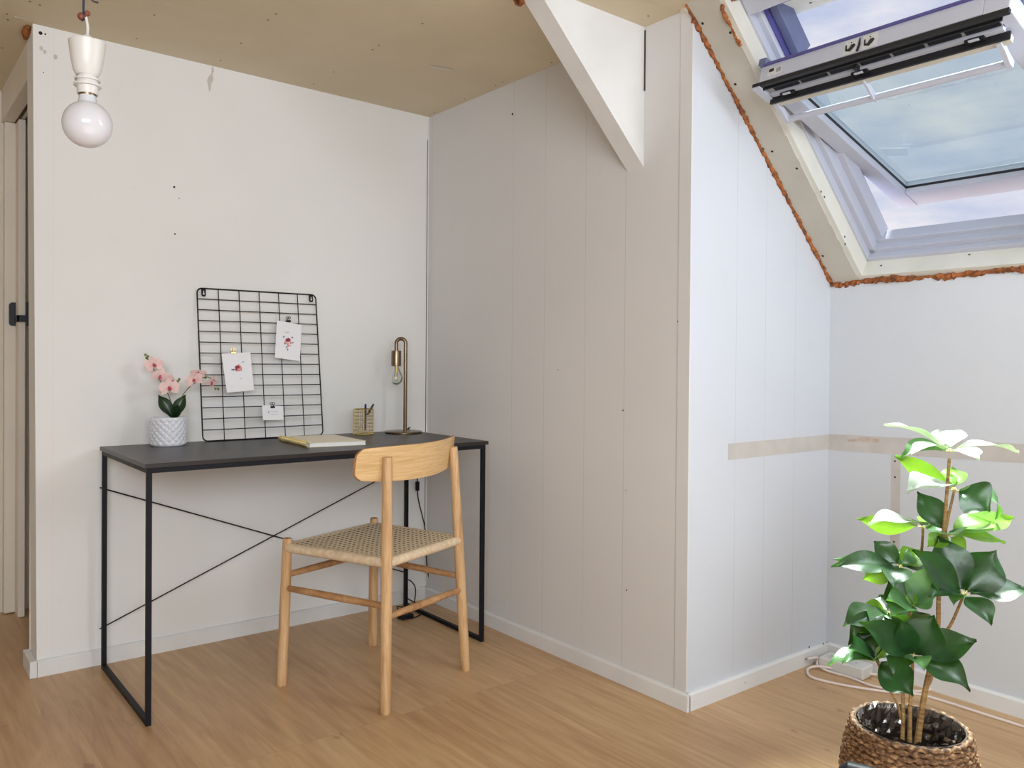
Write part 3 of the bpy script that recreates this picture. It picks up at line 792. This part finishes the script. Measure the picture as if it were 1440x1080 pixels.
card([(368.5, 570), (398, 571), (398.5, 590.5), (369.5, 591)], 'small blank white note at the bottom of the wire grid',
     [(3, blob(378, 579.5, .5, 2, 6)), (4, blob(386, 582.5, 6, .4, 8)), (4, blob(386, 578.5, 5, .35, 8))], (383.5, 570), M['wire'], 'small black clip holding the small blank note', bow=.002)

# ------------------------------------------------------------ orchid
pc = V((.826, 2.953, DZ))
orc = thing('potted_orchid', 'pink orchid in a white diamond-textured pot at the left end of the desk', 'plant', tuple(pc))
b = MB(); R0 = .057; HP = .097
def dd(a, z, r):
    if r < R0*.97 or z < .006 or z > HP-.006: return 0
    k = 32; u = a/(2*pi)*k; w = z/.0110
    p1 = abs(((u+w) % 2)-1); p2 = abs(((u-w) % 2)-1)
    return .0022*min(1, min(1-abs(p1*2-1)*0, 1)) * (max(0, 1-max(abs(2*p1-1)*0, 0))) * 0 + .0036*(abs(sin(pi*(u+w)/2)*sin(pi*(u-w)/2)))**.7 - .001
prof = [(R0*.90, 0), (R0*.97, .001), (R0, .005)]+[(R0, .005+(HP-.010)*i/50) for i in range(1, 51)]+[(R0*1.005, HP-.002), (R0*.985, HP), (R0*.93, HP-.002), (R0*.92, HP-.02), (0, HP-.02)]
b.lathe(prof, pc, 228, dd); b.build('pot', M['cerw'], orc, sharp=60)
b = MB(); b.lathe([(R0*.92, HP-.015), (R0*.5, HP-.008), (0, HP-.006)], pc, 30); b.build('soil', M['soil'], orc)
OD = pc.dot(CF)-CO.dot(CF)
def od(u, v, d=0): return atd(u, v, OD+d)
tocam = (CO-pc).normalized()
b = MB()
for (bu, bv, tu, tv, w, dd_, q) in [(243, 588, 222, 556, .045, -.01, .1), (244, 588, 261.5, 555, .043, .015, .1), (247, 587, 251, 567, .032, -.03, .2), (240, 588, 236, 566, .04, .02, .2)]:
    b.leaf(od(bu, bv), od(tu, tv, dd_), w, tocam+V((0, 0, .4)), .10, .18, 12, .01, peak=.55)
b.build('leaves', M['leafo'], orc, sharp=80)
b = MB()
s1 = [(241, 590, 0), (240, 565, .0), (233, 548, -.005), (222, 530, -.005), (212, 512, 0), (206, 502, 0)]
s2 = [(247, 588, 0), (252, 565, 0), (263, 548, 0), (275, 538, 0), (290, 530, 0), (303, 536, 0)]
for s_ in (s1, s2): b.tube(smooth([od(*q_) for q_ in s_], 6), .0016, 6)
b.tube(smooth([od(236, 550, 0), od(247, 545, 0), od(252, 534, 0)], 5), .0013, 6)
b.build('flower_stem', M['stemg'], orc)
def flower(u, v, d, s_, rot, nrm, name='flower'):
    c = od(u, v, d); n = V(nrm).normalized(); up_ = (CU-n*CU.dot(n)).normalized(); sx = up_.cross(n)
    b = MB()
    def dr_(a): return sx*cos(a)+up_*sin(a)
    for a, w in ((90, .62), (215, .55), (325, .55)):
        a = radians(a)+rot; b.leaf(c, c+dr_(a)*s_*1.05-n*s_*.1, s_*w*1.15, n, .06, .04, 7, .03, peak=.55)
    for a in (10, 170):
        a = radians(a)+rot; b.leaf(c+n*s_*.04, c+n*s_*.06+dr_(a)*s_*1.1, s_*1.15, n, .08, .02, 7, .05, peak=.6)
    o = b.build(name, M['petal'], orc, sharp=80)
    b = MB()
    for a in (250, 290, 270): a = radians(a)+rot; b.leaf(c+n*s_*.08, c+n*s_*.28+dr_(a)*s_*.42, s_*.3, n, .1, .2, 5, .02)
    b.ball(c+n*s_*.12, s_*.13, seg=6)
    b.build('lip', M['petald'], o, sharp=80)
for (u, v, d, s_, rot, nr) in [(216, 513, -.02, .031, .2, tocam+V((.2, 0, .2))), (225, 528, -.01, .028, -.3, tocam+V((.3, 0, -.5))), (238, 545, -.03, .033, .1, tocam+V((.1, 0, .1))),
                              (241, 536, .01, .022, 1.2, tocam+V((.9, 0, .2))), (273, 534, -.01, .029, .3, tocam+V((-.3, 0, .2))), (279, 525, .01, .026, -.2, tocam*.6+V((0, 0, .9))), (297, 537, 0, .028, -.25, tocam*.5+V((.4, 0, -.5)))]:
    flower(u, v, d, s_, rot, nr)
for (u, v) in [(204.5, 499), (208, 501), (206, 503.5), (252, 533.5), (249.5, 536.5), (289, 531), (303, 546.5), (307, 547)]: b = MB(); b.ball(od(u, v), .0042, (1, 1, 1.2), 8); b.build('bud', M['bud'], orc)

# ------------------------------------------------------------ notebook
nb0 = V((1.180, 2.615, DZ)); nbx = V((.985, -.15, 0)).normalized(); nby = V((.05, .998, 0)).normalized()
nb = thing('spiral_notebook', 'cream spiral notebook with gold binding lying on the desk', 'notebook', tuple(nb0))
def nbp(x, y, z): return nb0+nbx*x+nby*y+V((0, 0, z))
NWD, NHT = .205, .275
b = MB(); b.fbox(nbp, .010, NWD, 0, NHT, .0025, .0135); b.build('pages', M['pages'], nb, flat=True)
b = MB(); b.fbox(nbp, .011, NWD+.002, -.002, NHT+.002, .0138, .0154); b.build('front_cover', M['cream'], nb, flat=True, bevel=.0005)
b = MB(); b.fbox(nbp, .004, NWD+.002, -.002, NHT+.002, .0006, .0022); b.build('back_cover', M['cream'], nb, flat=True)
b = MB()
for i in range(30):
    y = .008+i*(NHT-.016)/29
    b.tube([nbp(.006+.0095*cos(a), y+.0012*sin(a*.5), .0098+.0088*sin(a)) for a in [2*pi*k/14 for k in range(14)]], .0010, 6, closed=True)
b.build('spiral_binding', M['gold'], nb)

# ------------------------------------------------------------ pen cup and pens
cc = V((1.572, 2.955, DZ))
cup = thing('wire_pen_cup', 'small gold wire pen cup standing behind the notebook', 'pen cup', tuple(cc))
b = MB(); CRD, CH = .0395, .100
for i in range(16): a = 2*pi*i/16; b.tube([cc+V((CRD*cos(a), CRD*sin(a), .001)), cc+V((CRD*cos(a), CRD*sin(a), CH))], .0011, 5)
for j in range(1, 7): b.tube([cc+V((CRD*cos(2*pi*k/32), CRD*sin(2*pi*k/32), .002+CH*j/7)) for k in range(32)], .0011, 5, closed=True)
b.build('wire_wall', M['gold'], cup)
for z in (.002, CH): b = MB(); b.tube([cc+V((CRD*cos(2*pi*k/36), CRD*sin(2*pi*k/36), z)) for k in range(36)], .002, 8, closed=True); b.build('rim', M['gold'], cup)
b = MB(); b.lathe([(CRD, .0004), (CRD, .0016)], cc, 32); b.build('bottom', M['gold'], cup)
CD = cc.dot(CF)-CO.dot(CF)
for (u0, v0, u1, v1, m, lab, d0, d1) in [(513.5, 606, 514, 568, 'penblue', 'blue pen standing upright in the gold wire cup', -.022, .012), (504.5, 605, 525.5, 568, 'pendark', 'dark pen leaning to the right in the gold wire cup', .010, .004)]:
    p, q_ = atd(u0, v0, CD+d0), atd(u1, v1, CD+d1)
    p.z = max(p.z, DZ+.0065); t_ = thing('pen', lab, 'pen', tuple(p), 'pens in the wire cup')
    b = MB(); b.tube([p, p.lerp(q_, .08), p.lerp(q_, .62)], [.0012, .0036, .0036], 10); b.build('barrel', M['plasg'] if m == 'pendark' else M[m], t_)
    b = MB(); b.tube([p.lerp(q_, .58), p.lerp(q_, .97), q_], [.0044, .0042, .0025], 10); b.build('cap', M[m], t_)

# ------------------------------------------------------------ table lamp
lc = V((1.742, 2.930, DZ)); ls = .985
lm = thing('table_lamp', 'aged brass hooked table lamp with a bare clear bulb near the corner', 'lamp', tuple(lc))
b = MB(); b.lathe([(.074, 0), (.076, .002), (.076, .006), (.073, .0078), (.02, .0085), (0, .0085)], lc, 56); b.build('base', M['brassd'], lm)
LD = lc.dot(CF)-CO.dot(CF)
arm = CR.copy(); arm.z = 0; arm.normalize()
pole = lc+arm*.006+V((0, 0, .008))
htop = .384
b = MB()
hook = .019
pts = [pole, pole+V((0, 0, htop-hook-.008))]
pts += arc(pole+V((0, 0, htop-hook-.008))-arm*hook, arm, V((0, 0, 1)), hook, 0, pi, 14)[1:]
end = pts[-1]; pts.append(end-V((0, 0, .03)))
b.tube(pts, .0078, 16); b.build('pole', M['brassd'], lm)
sk = end-V((0, 0, .030))
b = MB(); b.lathe([(.008, .001), (.0195, 0), (.0200, -.002), (.0200, -.062), (.0185, -.063), (.0185, -.058), (0, -.058)], sk, 32); b.build('socket', M['brassd'], lm)
bb = MB(); bt_ = sk-V((0, 0, .062))
bb.lathe([(.0125, .0), (.0130, -.008), (.0170, -.020), (.0240, -.033), (.0275, -.048), (.0255, -.062), (.0180, -.073), (.0080, -.0785), (0.0001, -.080)], bt_, 32)
bo = bb.build('bulb', M['bulbglass'], lm)
b = MB(); b.tube([bt_-V((0, 0, .0)), bt_-V((0, 0, .03))], .0035, 8)
for k in range(4):
    a = k*pi/2+.4; b.tube([bt_-V((0, 0, .028)), bt_+V((.009*cos(a), .009*sin(a), -.036)), bt_+V((.011*cos(a), .011*sin(a), -.056)), bt_-V((0, 0, .06))], .0008, 5)
b.build('filament', M['brass'], bo)
b = MB()
yw = 3.052
cpts = [lc+V((.03, .02, .012)), lc+V((.06, .05, .016)), V((1.82, 3.02, DZ+.006)), V((1.842, yw, DZ-.01)), at(586, 665, 1, yw), at(588, 700, 1, yw), at(598, 745, 1, yw), at(600, 790, 1, yw), at(605, 832, 1, yw), V((1.90, 3.0, .01)), V((1.86, 2.97, .01)), V((1.78, 2.97, .06)), V((1.80, 2.99, .12)), V((1.84, 2.99, .08)), V((1.80, 2.95, .012)), V((1.72, 2.93, .012)), V((1.69, 2.87, .008)), V((1.74, 2.85, .006)), V((1.80, 2.88, .006)), V((1.78, 2.94, .012)), V((1.73, 2.95, .03)), V((1.72, 2.90, .01))]
b.tube(smooth(cpts, 8), .0025, 8); b.build('cord', M['wire'], lm)
b = MB(); p = at(587, 682, 1, yw); b.box(p.x-.008, p.x+.008, p.y-.006, p.y+.006, p.z-.025, p.z+.015); b.build('switch', M['wire'], lm, flat=True, bevel=.003)
b = MB(); b.box(1.70, 1.755, 2.86, 2.90, .0, .018); b.build('plug', M['wire'], lm, flat=True, bevel=.004)

# ------------------------------------------------------------ pendant bulb holder
pd = 1.53; pk = atd(123, 175, pd)
pdn = thing('pendant_lamp', 'bare white globe bulb hanging in a white ceiling cup at upper left', 'lamp', (pk.x, pk.y, 2.1))
b = MB(); R = .0425
prof = []
for i in range(26):
    a = -pi/2+i*(pi/2+radians(66))/25; prof.append((max(1e-4, R*cos(a)), R*sin(a)))
r_, z_ = prof[-1]; prof += [(.0155, z_+.004), (.0145, z_+.009), (.0142, z_+.016)]
b.lathe(prof, pk, 48); b.build('globe_bulb', M['opal'], pdn)
z1 = z_+.0135
b = MB(); b.lathe([(.0150, z1), (.0152, z1+.004)], pk, 32); b.cur = 0; b.build('bulb_cap', M['brassd'], pdn)
tz = CR*0
sp = pk+V((0, 0, z1+.003))
b = MB(); b.lathe([(.0175, 0), (.0180, .014), (.0235, .0145), (.0235, .018), (.0185, .0185), (.0185, .024), (.0215, .0245), (.0215, .028), (.017, .0285), (.0165, .036)], sp, 40); b.build('socket', M['plasw'], pdn)
cp_ = atd(122.5, 110, pd); cupz = sp.z+.030; cpos = V((cp_.x, cp_.y, cupz))
b = MB(); b.lathe([(0, 0), (.010, .0), (.0185, .004), (.0235, .013), (.0268, .030), (.0298, .050), (.0315, .066), (.030, .066), (.028, .05), (.023, .02), (0, .012)], cpos, 48); b.build('ceiling_cup', M['plasw'], pdn)
b = MB(); b.fbox(lambda x, y, z: cpos+CR*x+V((0, 0, z))+_dh*y, -.030, .012, -.004, .004, .066, .072); b.fbox(lambda x, y, z: cpos+CR*x+V((0, 0, z))+_dh*y, -.004, .006, -.004, .004, .066, .079); b.build('bracket', M['plasw'], pdn, flat=True)
ctop = cpos+V((0, 0, .075)); tp = atd(121, 24, pd)
b = MB(); b.tube(smooth([ctop, ctop.lerp(tp, .5)+CR*.002, tp], 6), .0026, 8); b.build('cable', M['plasw'], pdn)
t1, t2 = atd(114, 23, pd), atd(123, 19, pd)
b = MB(); b.ball(t1, .0065, (1, 1, 1.1), 10); b.ball(t2, .005, (1, 1, 1), 8); b.tube([t1, tp, t2], .003, 6); b.build('terminal', M['copper'], pdn)
b = MB()
ct = V((pk.x, pk.y, zc(pk.x)))
b.tube(smooth([t1, atd(117, 0, pd), ct+CR*-.01], 6), .0015, 6); b.tube(smooth([t2, atd(118, 0, pd), ct+CR*.004], 6), .0015, 6)
b.tube(smooth([atd(124, -12, pd), atd(129, 0, pd), atd(138, 4, pd)], 6), .0015, 6)
b.build('wires', M['pend_blue'], pdn)

# ------------------------------------------------------------ power strip and white cable
def obx(c, ax, lx_, ly_, lz):
    c = V(c); ax = V(ax).normalized(); ay = V((-ax.y, ax.x, 0))
    return lambda x, y, z: c+ax*x*lx_/2+ay*y*ly_/2+V((0, 0, z*lz))
pA, pB = V((2.585, 1.52, 0)), V((2.615, 1.405, 0))
psd = (pB-pA).normalized()
ctr = pA+psd*.13+V((.035, .0, 0)) 
ctr = V((2.618, 1.492, .0))
ax_ = V((.06, -.99, 0)).normalized()
psf = obx(ctr, ax_, .155, .075, .040)
ps = thing('power_strip', 'white power strip lying on the floor behind the plant', 'power strip', tuple(ctr))
b = MB(); b.fbox(psf, -1, 1, -1, 1, .02, 1); b.build('housing', M['plasw'], ps, flat=True, bevel=.005, bseg=3)
for x in (-.5, .35):
    c = psf(x, 0, 1.005); b = MB(); b.lathe([(.021, .0), (.021, .0012), (.018, .0012), (.0178, .0004), (0, .0004)], c, 28); so = b.build('socket_outlet', M['plasg'], ps)
    b = MB(); 
    for s_ in (-1, 1): b.lathe([(.0024, .0012), (0, .0013)], c+ax_*.0095*s_, 10)
    b.build('pin_hole', M['hole'], so)
def fl(u, v, z=.004): p = at(u, v, 2, z); return p
cab = [psf(-1.03, 0, .5), V((2.620, 1.580, .02)), V((2.55, 1.59, .03)), fl(1150, 925, .03), fl(1150, 936, .008), fl(1165, 944, .005), fl(1190, 951), fl(1206, 957), fl(1225, 964), fl(1250, 969), fl(1290, 972), fl(1312, 968), fl(1321, 958), fl(1305, 950, .012), fl(1270, 952, .014), fl(1230, 948, .012), fl(1195, 944, .012), fl(1165, 939, .012), fl(1148, 937, .012), fl(1136, 941, .006), fl(1139, 951, .005), fl(1160, 958), fl(1200, 966), fl(1250, 973), fl(1290, 976), fl(1330, 987), fl(1380, 1003), fl(1440, 1022), fl(1500, 1042)]
b = MB(); b.tube(smooth(cab, 8), .0042, 10)
tag(b.build('power_cable', M['cablew'], None), 'white cable coiled beside the power strip on the floor', 'cable')

# ------------------------------------------------------------ basket planter with umbrella plant
pp = V((1.849, .899, 0))
pl_ = thing('potted_plant', 'tall green leafy plant in a woven seagrass basket by the knee wall', 'plant', tuple(pp))
BH = .236
def brad(z): t_ = z/BH; return .112+.026*sin(pi*min(1, t_*.85+.1))+.002*t_
b = MB(); rows = 22; sg = 150
for j in range(rows):
    z = .006+j*(BH-.010)/(rows-1); pts = []; Rr = []
    for k in range(sg):
        a = 2*pi*k/sg; rr = brad(z)+.0022*sin(k*pi/1.5+j*pi)
        pts.append(pp+V((rr*cos(a), rr*sin(a), z+.0012*sin(k*.21+j)))); Rr.append(.0062+.0017*sin(k*2*pi/5+j*2.4))
    b.tube(pts, Rr, 6, closed=True)
b.build('basket', M['basket'], pl_, sharp=80)
b = MB(); rt = brad(BH)-.004
b.lathe([(rt-.012, .02), (brad(.13)-.010, .13), (rt, BH+.001), (rt-.003, BH+.0015), (brad(.13)-.013, .13), (rt-.016, .03)], pp, 60)
b.build('lining', M['gap'], pl_)
b = MB(); b.lathe([(0.0001, .165), (brad(.165)-.016, .160)], pp, 40); b.build('soil', M['soil'], pl_)
random.seed(5)
b = MB(); n1 = 80; vs = []
for j in range(7):
    for k in range(n1):
        a = 2*pi*k/n1; zz = BH+.006-j*.012; rr = rt-.006-random.uniform(0, .008)+(.004 if j == 0 else 0); vs.append(pp+V((rr*cos(a), rr*sin(a), zz+random.uniform(-.003, .003))))
b.add(vs, [(j*n1+k, j*n1+(k+1) % n1, (j+1)*n1+(k+1) % n1, (j+1)*n1+k) for j in range(6) for k in range(n1)])
b.build('liner', M['liner'], pl_, flat=True)['label'] = 'crumpled clear plastic liner'
PD = pp.dot(CF)-CO.dot(CF)
def pq(u, v, d=0): return atd(u, v, PD+d)
def stem(pts, r0, r1, mat='stem'):
    b = MB(); P = smooth([pq(*q_) for q_ in pts], 6); n = len(P)
    b.tube(P, [r0+(r1-r0)*i/(n-1) for i in range(n)], 8); b.build('stem', M[mat], pl_)
stem([(1290, 1046, 0), (1296, 1000, 0), (1303, 962, .0), (1312, 920, .01), (1319, 880, .01), (1320, 840, .01), (1324, 790, .01), (1331, 700, .01), (1335, 645, 0)], .0075, .0035)
stem([(1303, 965, 0), (1310, 950, .01), (1318, 900, .02), (1336, 880, .0), (1354, 840, -.02)], .005, .003)
stem([(1328, 755, .01), (1335, 720, .02), (1342, 690, .03)], .0035, .003)
stem([(1279, 1044, -.02), (1280, 990, -.02), (1283, 945, -.03), (1283, 925, -.05)], .005, .0032)
stem([(1269, 1042, -.01), (1270, 990, 0), (1268, 930, .03), (1276, 880, .05), (1290, 820, .06), (1296, 775, .06), (1298, 742, .06)], .0045, .0028)
stem([(1267, 1012, .0), (1262, 990, 0), (1250, 968, 0), (1240, 945, -.01), (1233, 930, -.03)], .003, .0022)
stem([(1300, 870, .0), (1292, 862, -.01), (1284, 855, -.03)], .0025, .002)
stem([(1282, 850, .05), (1272, 815, .03), (1265, 797, .0)], .003, .0022)
upv = V((0, 0, 1)); tcam = (CO-pp).normalized()
clusters = [
 # cu, cv, depth, [(tu, tv, ddepth, width, q(up mix), lift, mat)]
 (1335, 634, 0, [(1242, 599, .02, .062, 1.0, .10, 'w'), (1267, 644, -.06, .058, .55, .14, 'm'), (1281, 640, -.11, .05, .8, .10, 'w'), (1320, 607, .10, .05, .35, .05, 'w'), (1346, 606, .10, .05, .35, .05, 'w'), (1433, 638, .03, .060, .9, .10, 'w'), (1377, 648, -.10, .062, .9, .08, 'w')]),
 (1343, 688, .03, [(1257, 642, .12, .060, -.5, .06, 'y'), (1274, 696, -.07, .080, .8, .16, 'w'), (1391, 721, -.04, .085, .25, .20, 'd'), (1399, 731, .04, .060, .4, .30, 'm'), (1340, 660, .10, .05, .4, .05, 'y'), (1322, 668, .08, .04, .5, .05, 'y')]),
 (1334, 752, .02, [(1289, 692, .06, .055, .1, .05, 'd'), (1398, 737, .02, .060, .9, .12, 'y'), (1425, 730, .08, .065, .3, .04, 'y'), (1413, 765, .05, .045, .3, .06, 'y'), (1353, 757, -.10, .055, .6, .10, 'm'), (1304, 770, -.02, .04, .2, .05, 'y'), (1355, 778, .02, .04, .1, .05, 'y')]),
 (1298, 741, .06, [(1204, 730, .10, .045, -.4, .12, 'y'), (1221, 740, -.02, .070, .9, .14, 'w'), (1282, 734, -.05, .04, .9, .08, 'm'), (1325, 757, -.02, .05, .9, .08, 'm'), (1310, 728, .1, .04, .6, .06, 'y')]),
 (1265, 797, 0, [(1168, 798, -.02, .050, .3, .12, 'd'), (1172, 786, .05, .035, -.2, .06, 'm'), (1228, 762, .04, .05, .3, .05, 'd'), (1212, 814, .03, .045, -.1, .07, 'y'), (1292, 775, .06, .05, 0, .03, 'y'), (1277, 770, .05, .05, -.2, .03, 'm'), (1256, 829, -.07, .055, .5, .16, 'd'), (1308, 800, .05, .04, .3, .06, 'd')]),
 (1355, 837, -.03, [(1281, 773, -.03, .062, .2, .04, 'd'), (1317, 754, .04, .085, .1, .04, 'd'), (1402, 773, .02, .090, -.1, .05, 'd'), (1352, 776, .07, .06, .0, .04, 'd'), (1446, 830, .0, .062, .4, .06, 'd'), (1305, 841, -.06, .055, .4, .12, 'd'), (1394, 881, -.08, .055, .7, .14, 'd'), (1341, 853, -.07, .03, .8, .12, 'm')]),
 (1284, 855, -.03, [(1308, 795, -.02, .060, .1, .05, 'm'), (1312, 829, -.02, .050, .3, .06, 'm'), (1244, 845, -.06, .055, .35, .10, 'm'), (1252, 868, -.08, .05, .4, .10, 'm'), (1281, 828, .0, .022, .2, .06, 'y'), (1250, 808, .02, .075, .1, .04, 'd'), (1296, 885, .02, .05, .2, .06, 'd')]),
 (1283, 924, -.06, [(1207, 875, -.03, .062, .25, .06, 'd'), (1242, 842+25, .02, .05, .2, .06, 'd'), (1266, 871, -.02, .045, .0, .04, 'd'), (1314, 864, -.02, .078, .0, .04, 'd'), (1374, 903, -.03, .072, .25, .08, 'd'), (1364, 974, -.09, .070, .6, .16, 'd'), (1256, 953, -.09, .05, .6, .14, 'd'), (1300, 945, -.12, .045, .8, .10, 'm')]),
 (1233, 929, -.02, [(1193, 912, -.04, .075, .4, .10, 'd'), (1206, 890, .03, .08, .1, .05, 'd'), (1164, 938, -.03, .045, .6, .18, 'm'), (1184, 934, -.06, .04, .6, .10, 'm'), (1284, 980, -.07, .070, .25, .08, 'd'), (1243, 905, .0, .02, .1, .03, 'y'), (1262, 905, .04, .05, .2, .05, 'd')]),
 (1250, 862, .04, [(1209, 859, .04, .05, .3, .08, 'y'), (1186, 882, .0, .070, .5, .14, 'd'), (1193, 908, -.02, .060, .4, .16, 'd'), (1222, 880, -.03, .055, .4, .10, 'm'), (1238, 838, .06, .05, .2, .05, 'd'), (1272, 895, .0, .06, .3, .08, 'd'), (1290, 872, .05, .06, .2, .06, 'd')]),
]
random.seed(11)
for (cu, cv, cd, lv) in clusters:
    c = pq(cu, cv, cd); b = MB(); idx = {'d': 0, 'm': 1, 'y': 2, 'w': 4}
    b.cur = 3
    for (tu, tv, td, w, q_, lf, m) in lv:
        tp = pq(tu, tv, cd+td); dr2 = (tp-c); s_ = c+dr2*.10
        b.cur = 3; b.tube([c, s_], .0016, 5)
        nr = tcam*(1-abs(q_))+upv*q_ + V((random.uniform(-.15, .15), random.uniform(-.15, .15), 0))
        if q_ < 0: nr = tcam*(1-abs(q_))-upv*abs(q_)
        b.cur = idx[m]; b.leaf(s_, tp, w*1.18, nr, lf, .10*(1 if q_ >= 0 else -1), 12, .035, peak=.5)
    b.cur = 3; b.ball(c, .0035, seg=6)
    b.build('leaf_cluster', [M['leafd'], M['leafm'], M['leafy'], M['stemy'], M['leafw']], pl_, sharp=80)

# ------------------------------------------------------------ dark stool whose edge peeks in at the bottom
sc_ = atd(1218, 1120, 1.36)
sz2 = atd(1200, 1070, 1.36).z
st = thing('stool', 'black padded stool edge peeking in at the bottom in front of the basket', 'stool', (sc_.x, sc_.y, 0))
b = MB(); ctr2 = atd(1225, 1100, 1.36)
ax2 = (CR*.9 - CF*.45); ax2.z = 0; ax2.normalize(); ay2 = V((-ax2.y, ax2.x, 0)); 
cc2 = V((ctr2.x, ctr2.y, 0))+ax2*.14-ay2*.0
def stp(x, y, z): return cc2+ax2*x+ay2*y+V((0, 0, z))
cc3 = cc2
pts = []
b.tube([stp(-.185, -.02, sz2-.022), stp(-.175, -.02, sz2-.020), stp(.10, -.02, sz2-.030), stp(.18, -.02, sz2-.034)], [.012, .020, .020, .016], 16)
b.build('seat', M['knob'], st)
for (x, y) in ((-.13, -.02), (.13, -.02)):
    b = MB(); b.tube([stp(x, y, 0), stp(x, y, sz2-.035)], .009, 10); b.build('leg', M['knob'], st)
for x in (-.13, .13): b = MB(); b.tube([stp(x, -.12, .01), stp(x, .10, .01)], .010, 10); b.build('foot_bar', M['knob'], st)

# ------------------------------------------------------------ light
w = bpy.data.worlds.new('sky'); SC.world = w; w.use_nodes = True
nt = w.node_tree; nt.nodes.clear()
o = nt.nodes.new('ShaderNodeOutputWorld'); bg = nt.nodes.new('ShaderNodeBackground'); nt.links.new(bg.outputs[0], o.inputs[0])
tc = nt.nodes.new('ShaderNodeTexCoord'); mp = nt.nodes.new('ShaderNodeMapping'); nt.links.new(tc.outputs['Generated'], mp.inputs[0]); mp.inputs['Scale'].default_value = (1, 1, 3.2)
nz_ = nt.nodes.new('ShaderNodeTexNoise'); nt.links.new(mp.outputs[0], nz_.inputs['Vector']); nz_.inputs['Scale'].default_value = 5.5; nz_.inputs['Detail'].default_value = 7; nz_.inputs['Roughness'].default_value = .58
rp = nt.nodes.new('ShaderNodeValToRGB'); nt.links.new(nz_.outputs['Fac'], rp.inputs[0])
e = rp.color_ramp.elements
e[0].position = .36; e[0].color = (*rgb(192, 202, 230), 1); e[1].position = .72; e[1].color = (*rgb(252, 248, 248), 1)
k = e.new(.52); k.color = (*rgb(218, 221, 236), 1)
nt.links.new(rp.outputs[0], bg.inputs[0]); bg.inputs[1].default_value = 1.0
def area(name, loc, target, sx_, sy_, power, col, spread=pi):
    l = bpy.data.lights.new(name, 'AREA'); l.shape = 'RECTANGLE'; l.size = sx_; l.size_y = sy_; l.energy = power; l.color = col; l.spread = spread
    ob = bpy.data.objects.new(name, l); COL.objects.link(ob); ob.location = loc
    ob.rotation_euler = (V(target)-V(loc)).to_track_quat('-Z', 'Y').to_euler(); return ob
area('added_side_fill_light', (2.20, .25, 1.72), (1.0, 1.7, .8), .7, .7, 19, (.84, .92, 1.0))  # added side fill lamp out of view; the roof has no second opening
area('room_fill_light', (-.6, -1.6, 1.9), (1.2, 2.2, .9), 2.2, 1.2, 128, (.86, .925, 1.0))
area('floor_bounce_light', (.6, .4, .15), (.9, 1.4, 2.1), 1.8, 1.8, 18, (.96, .97, 1.0))
sun = bpy.data.lights.new('sun', 'SUN'); sun.energy = 20.0; sun.angle = radians(14); sun.color = (1, .97, .92)
so_ = bpy.data.objects.new('sun', sun); COL.objects.link(so_)
dv = V((1.90, .92, .80))-V((2.36, 1.08, 1.66)); so_.rotation_euler = dv.to_track_quat('-Z', 'Y').to_euler()
so_.location = (3, 1.5, 3)

# ------------------------------------------------------------ camera
cam = bpy.data.cameras.new('camera'); co = bpy.data.objects.new('camera', cam); COL.objects.link(co)
cam.sensor_fit = 'HORIZONTAL'; cam.sensor_width = 36; cam.lens = FPX/1440*36; cam.shift_y = -(540-CYPX)/1440
cam.clip_start = .02
m = Matrix((CR, CU, -CF)).transposed().to_4x4(); m.translation = CO; co.matrix_world = m
SC.camera = co
SC.view_settings.view_transform = 'Standard'; SC.view_settings.look = 'None'; SC.view_settings.exposure = 0
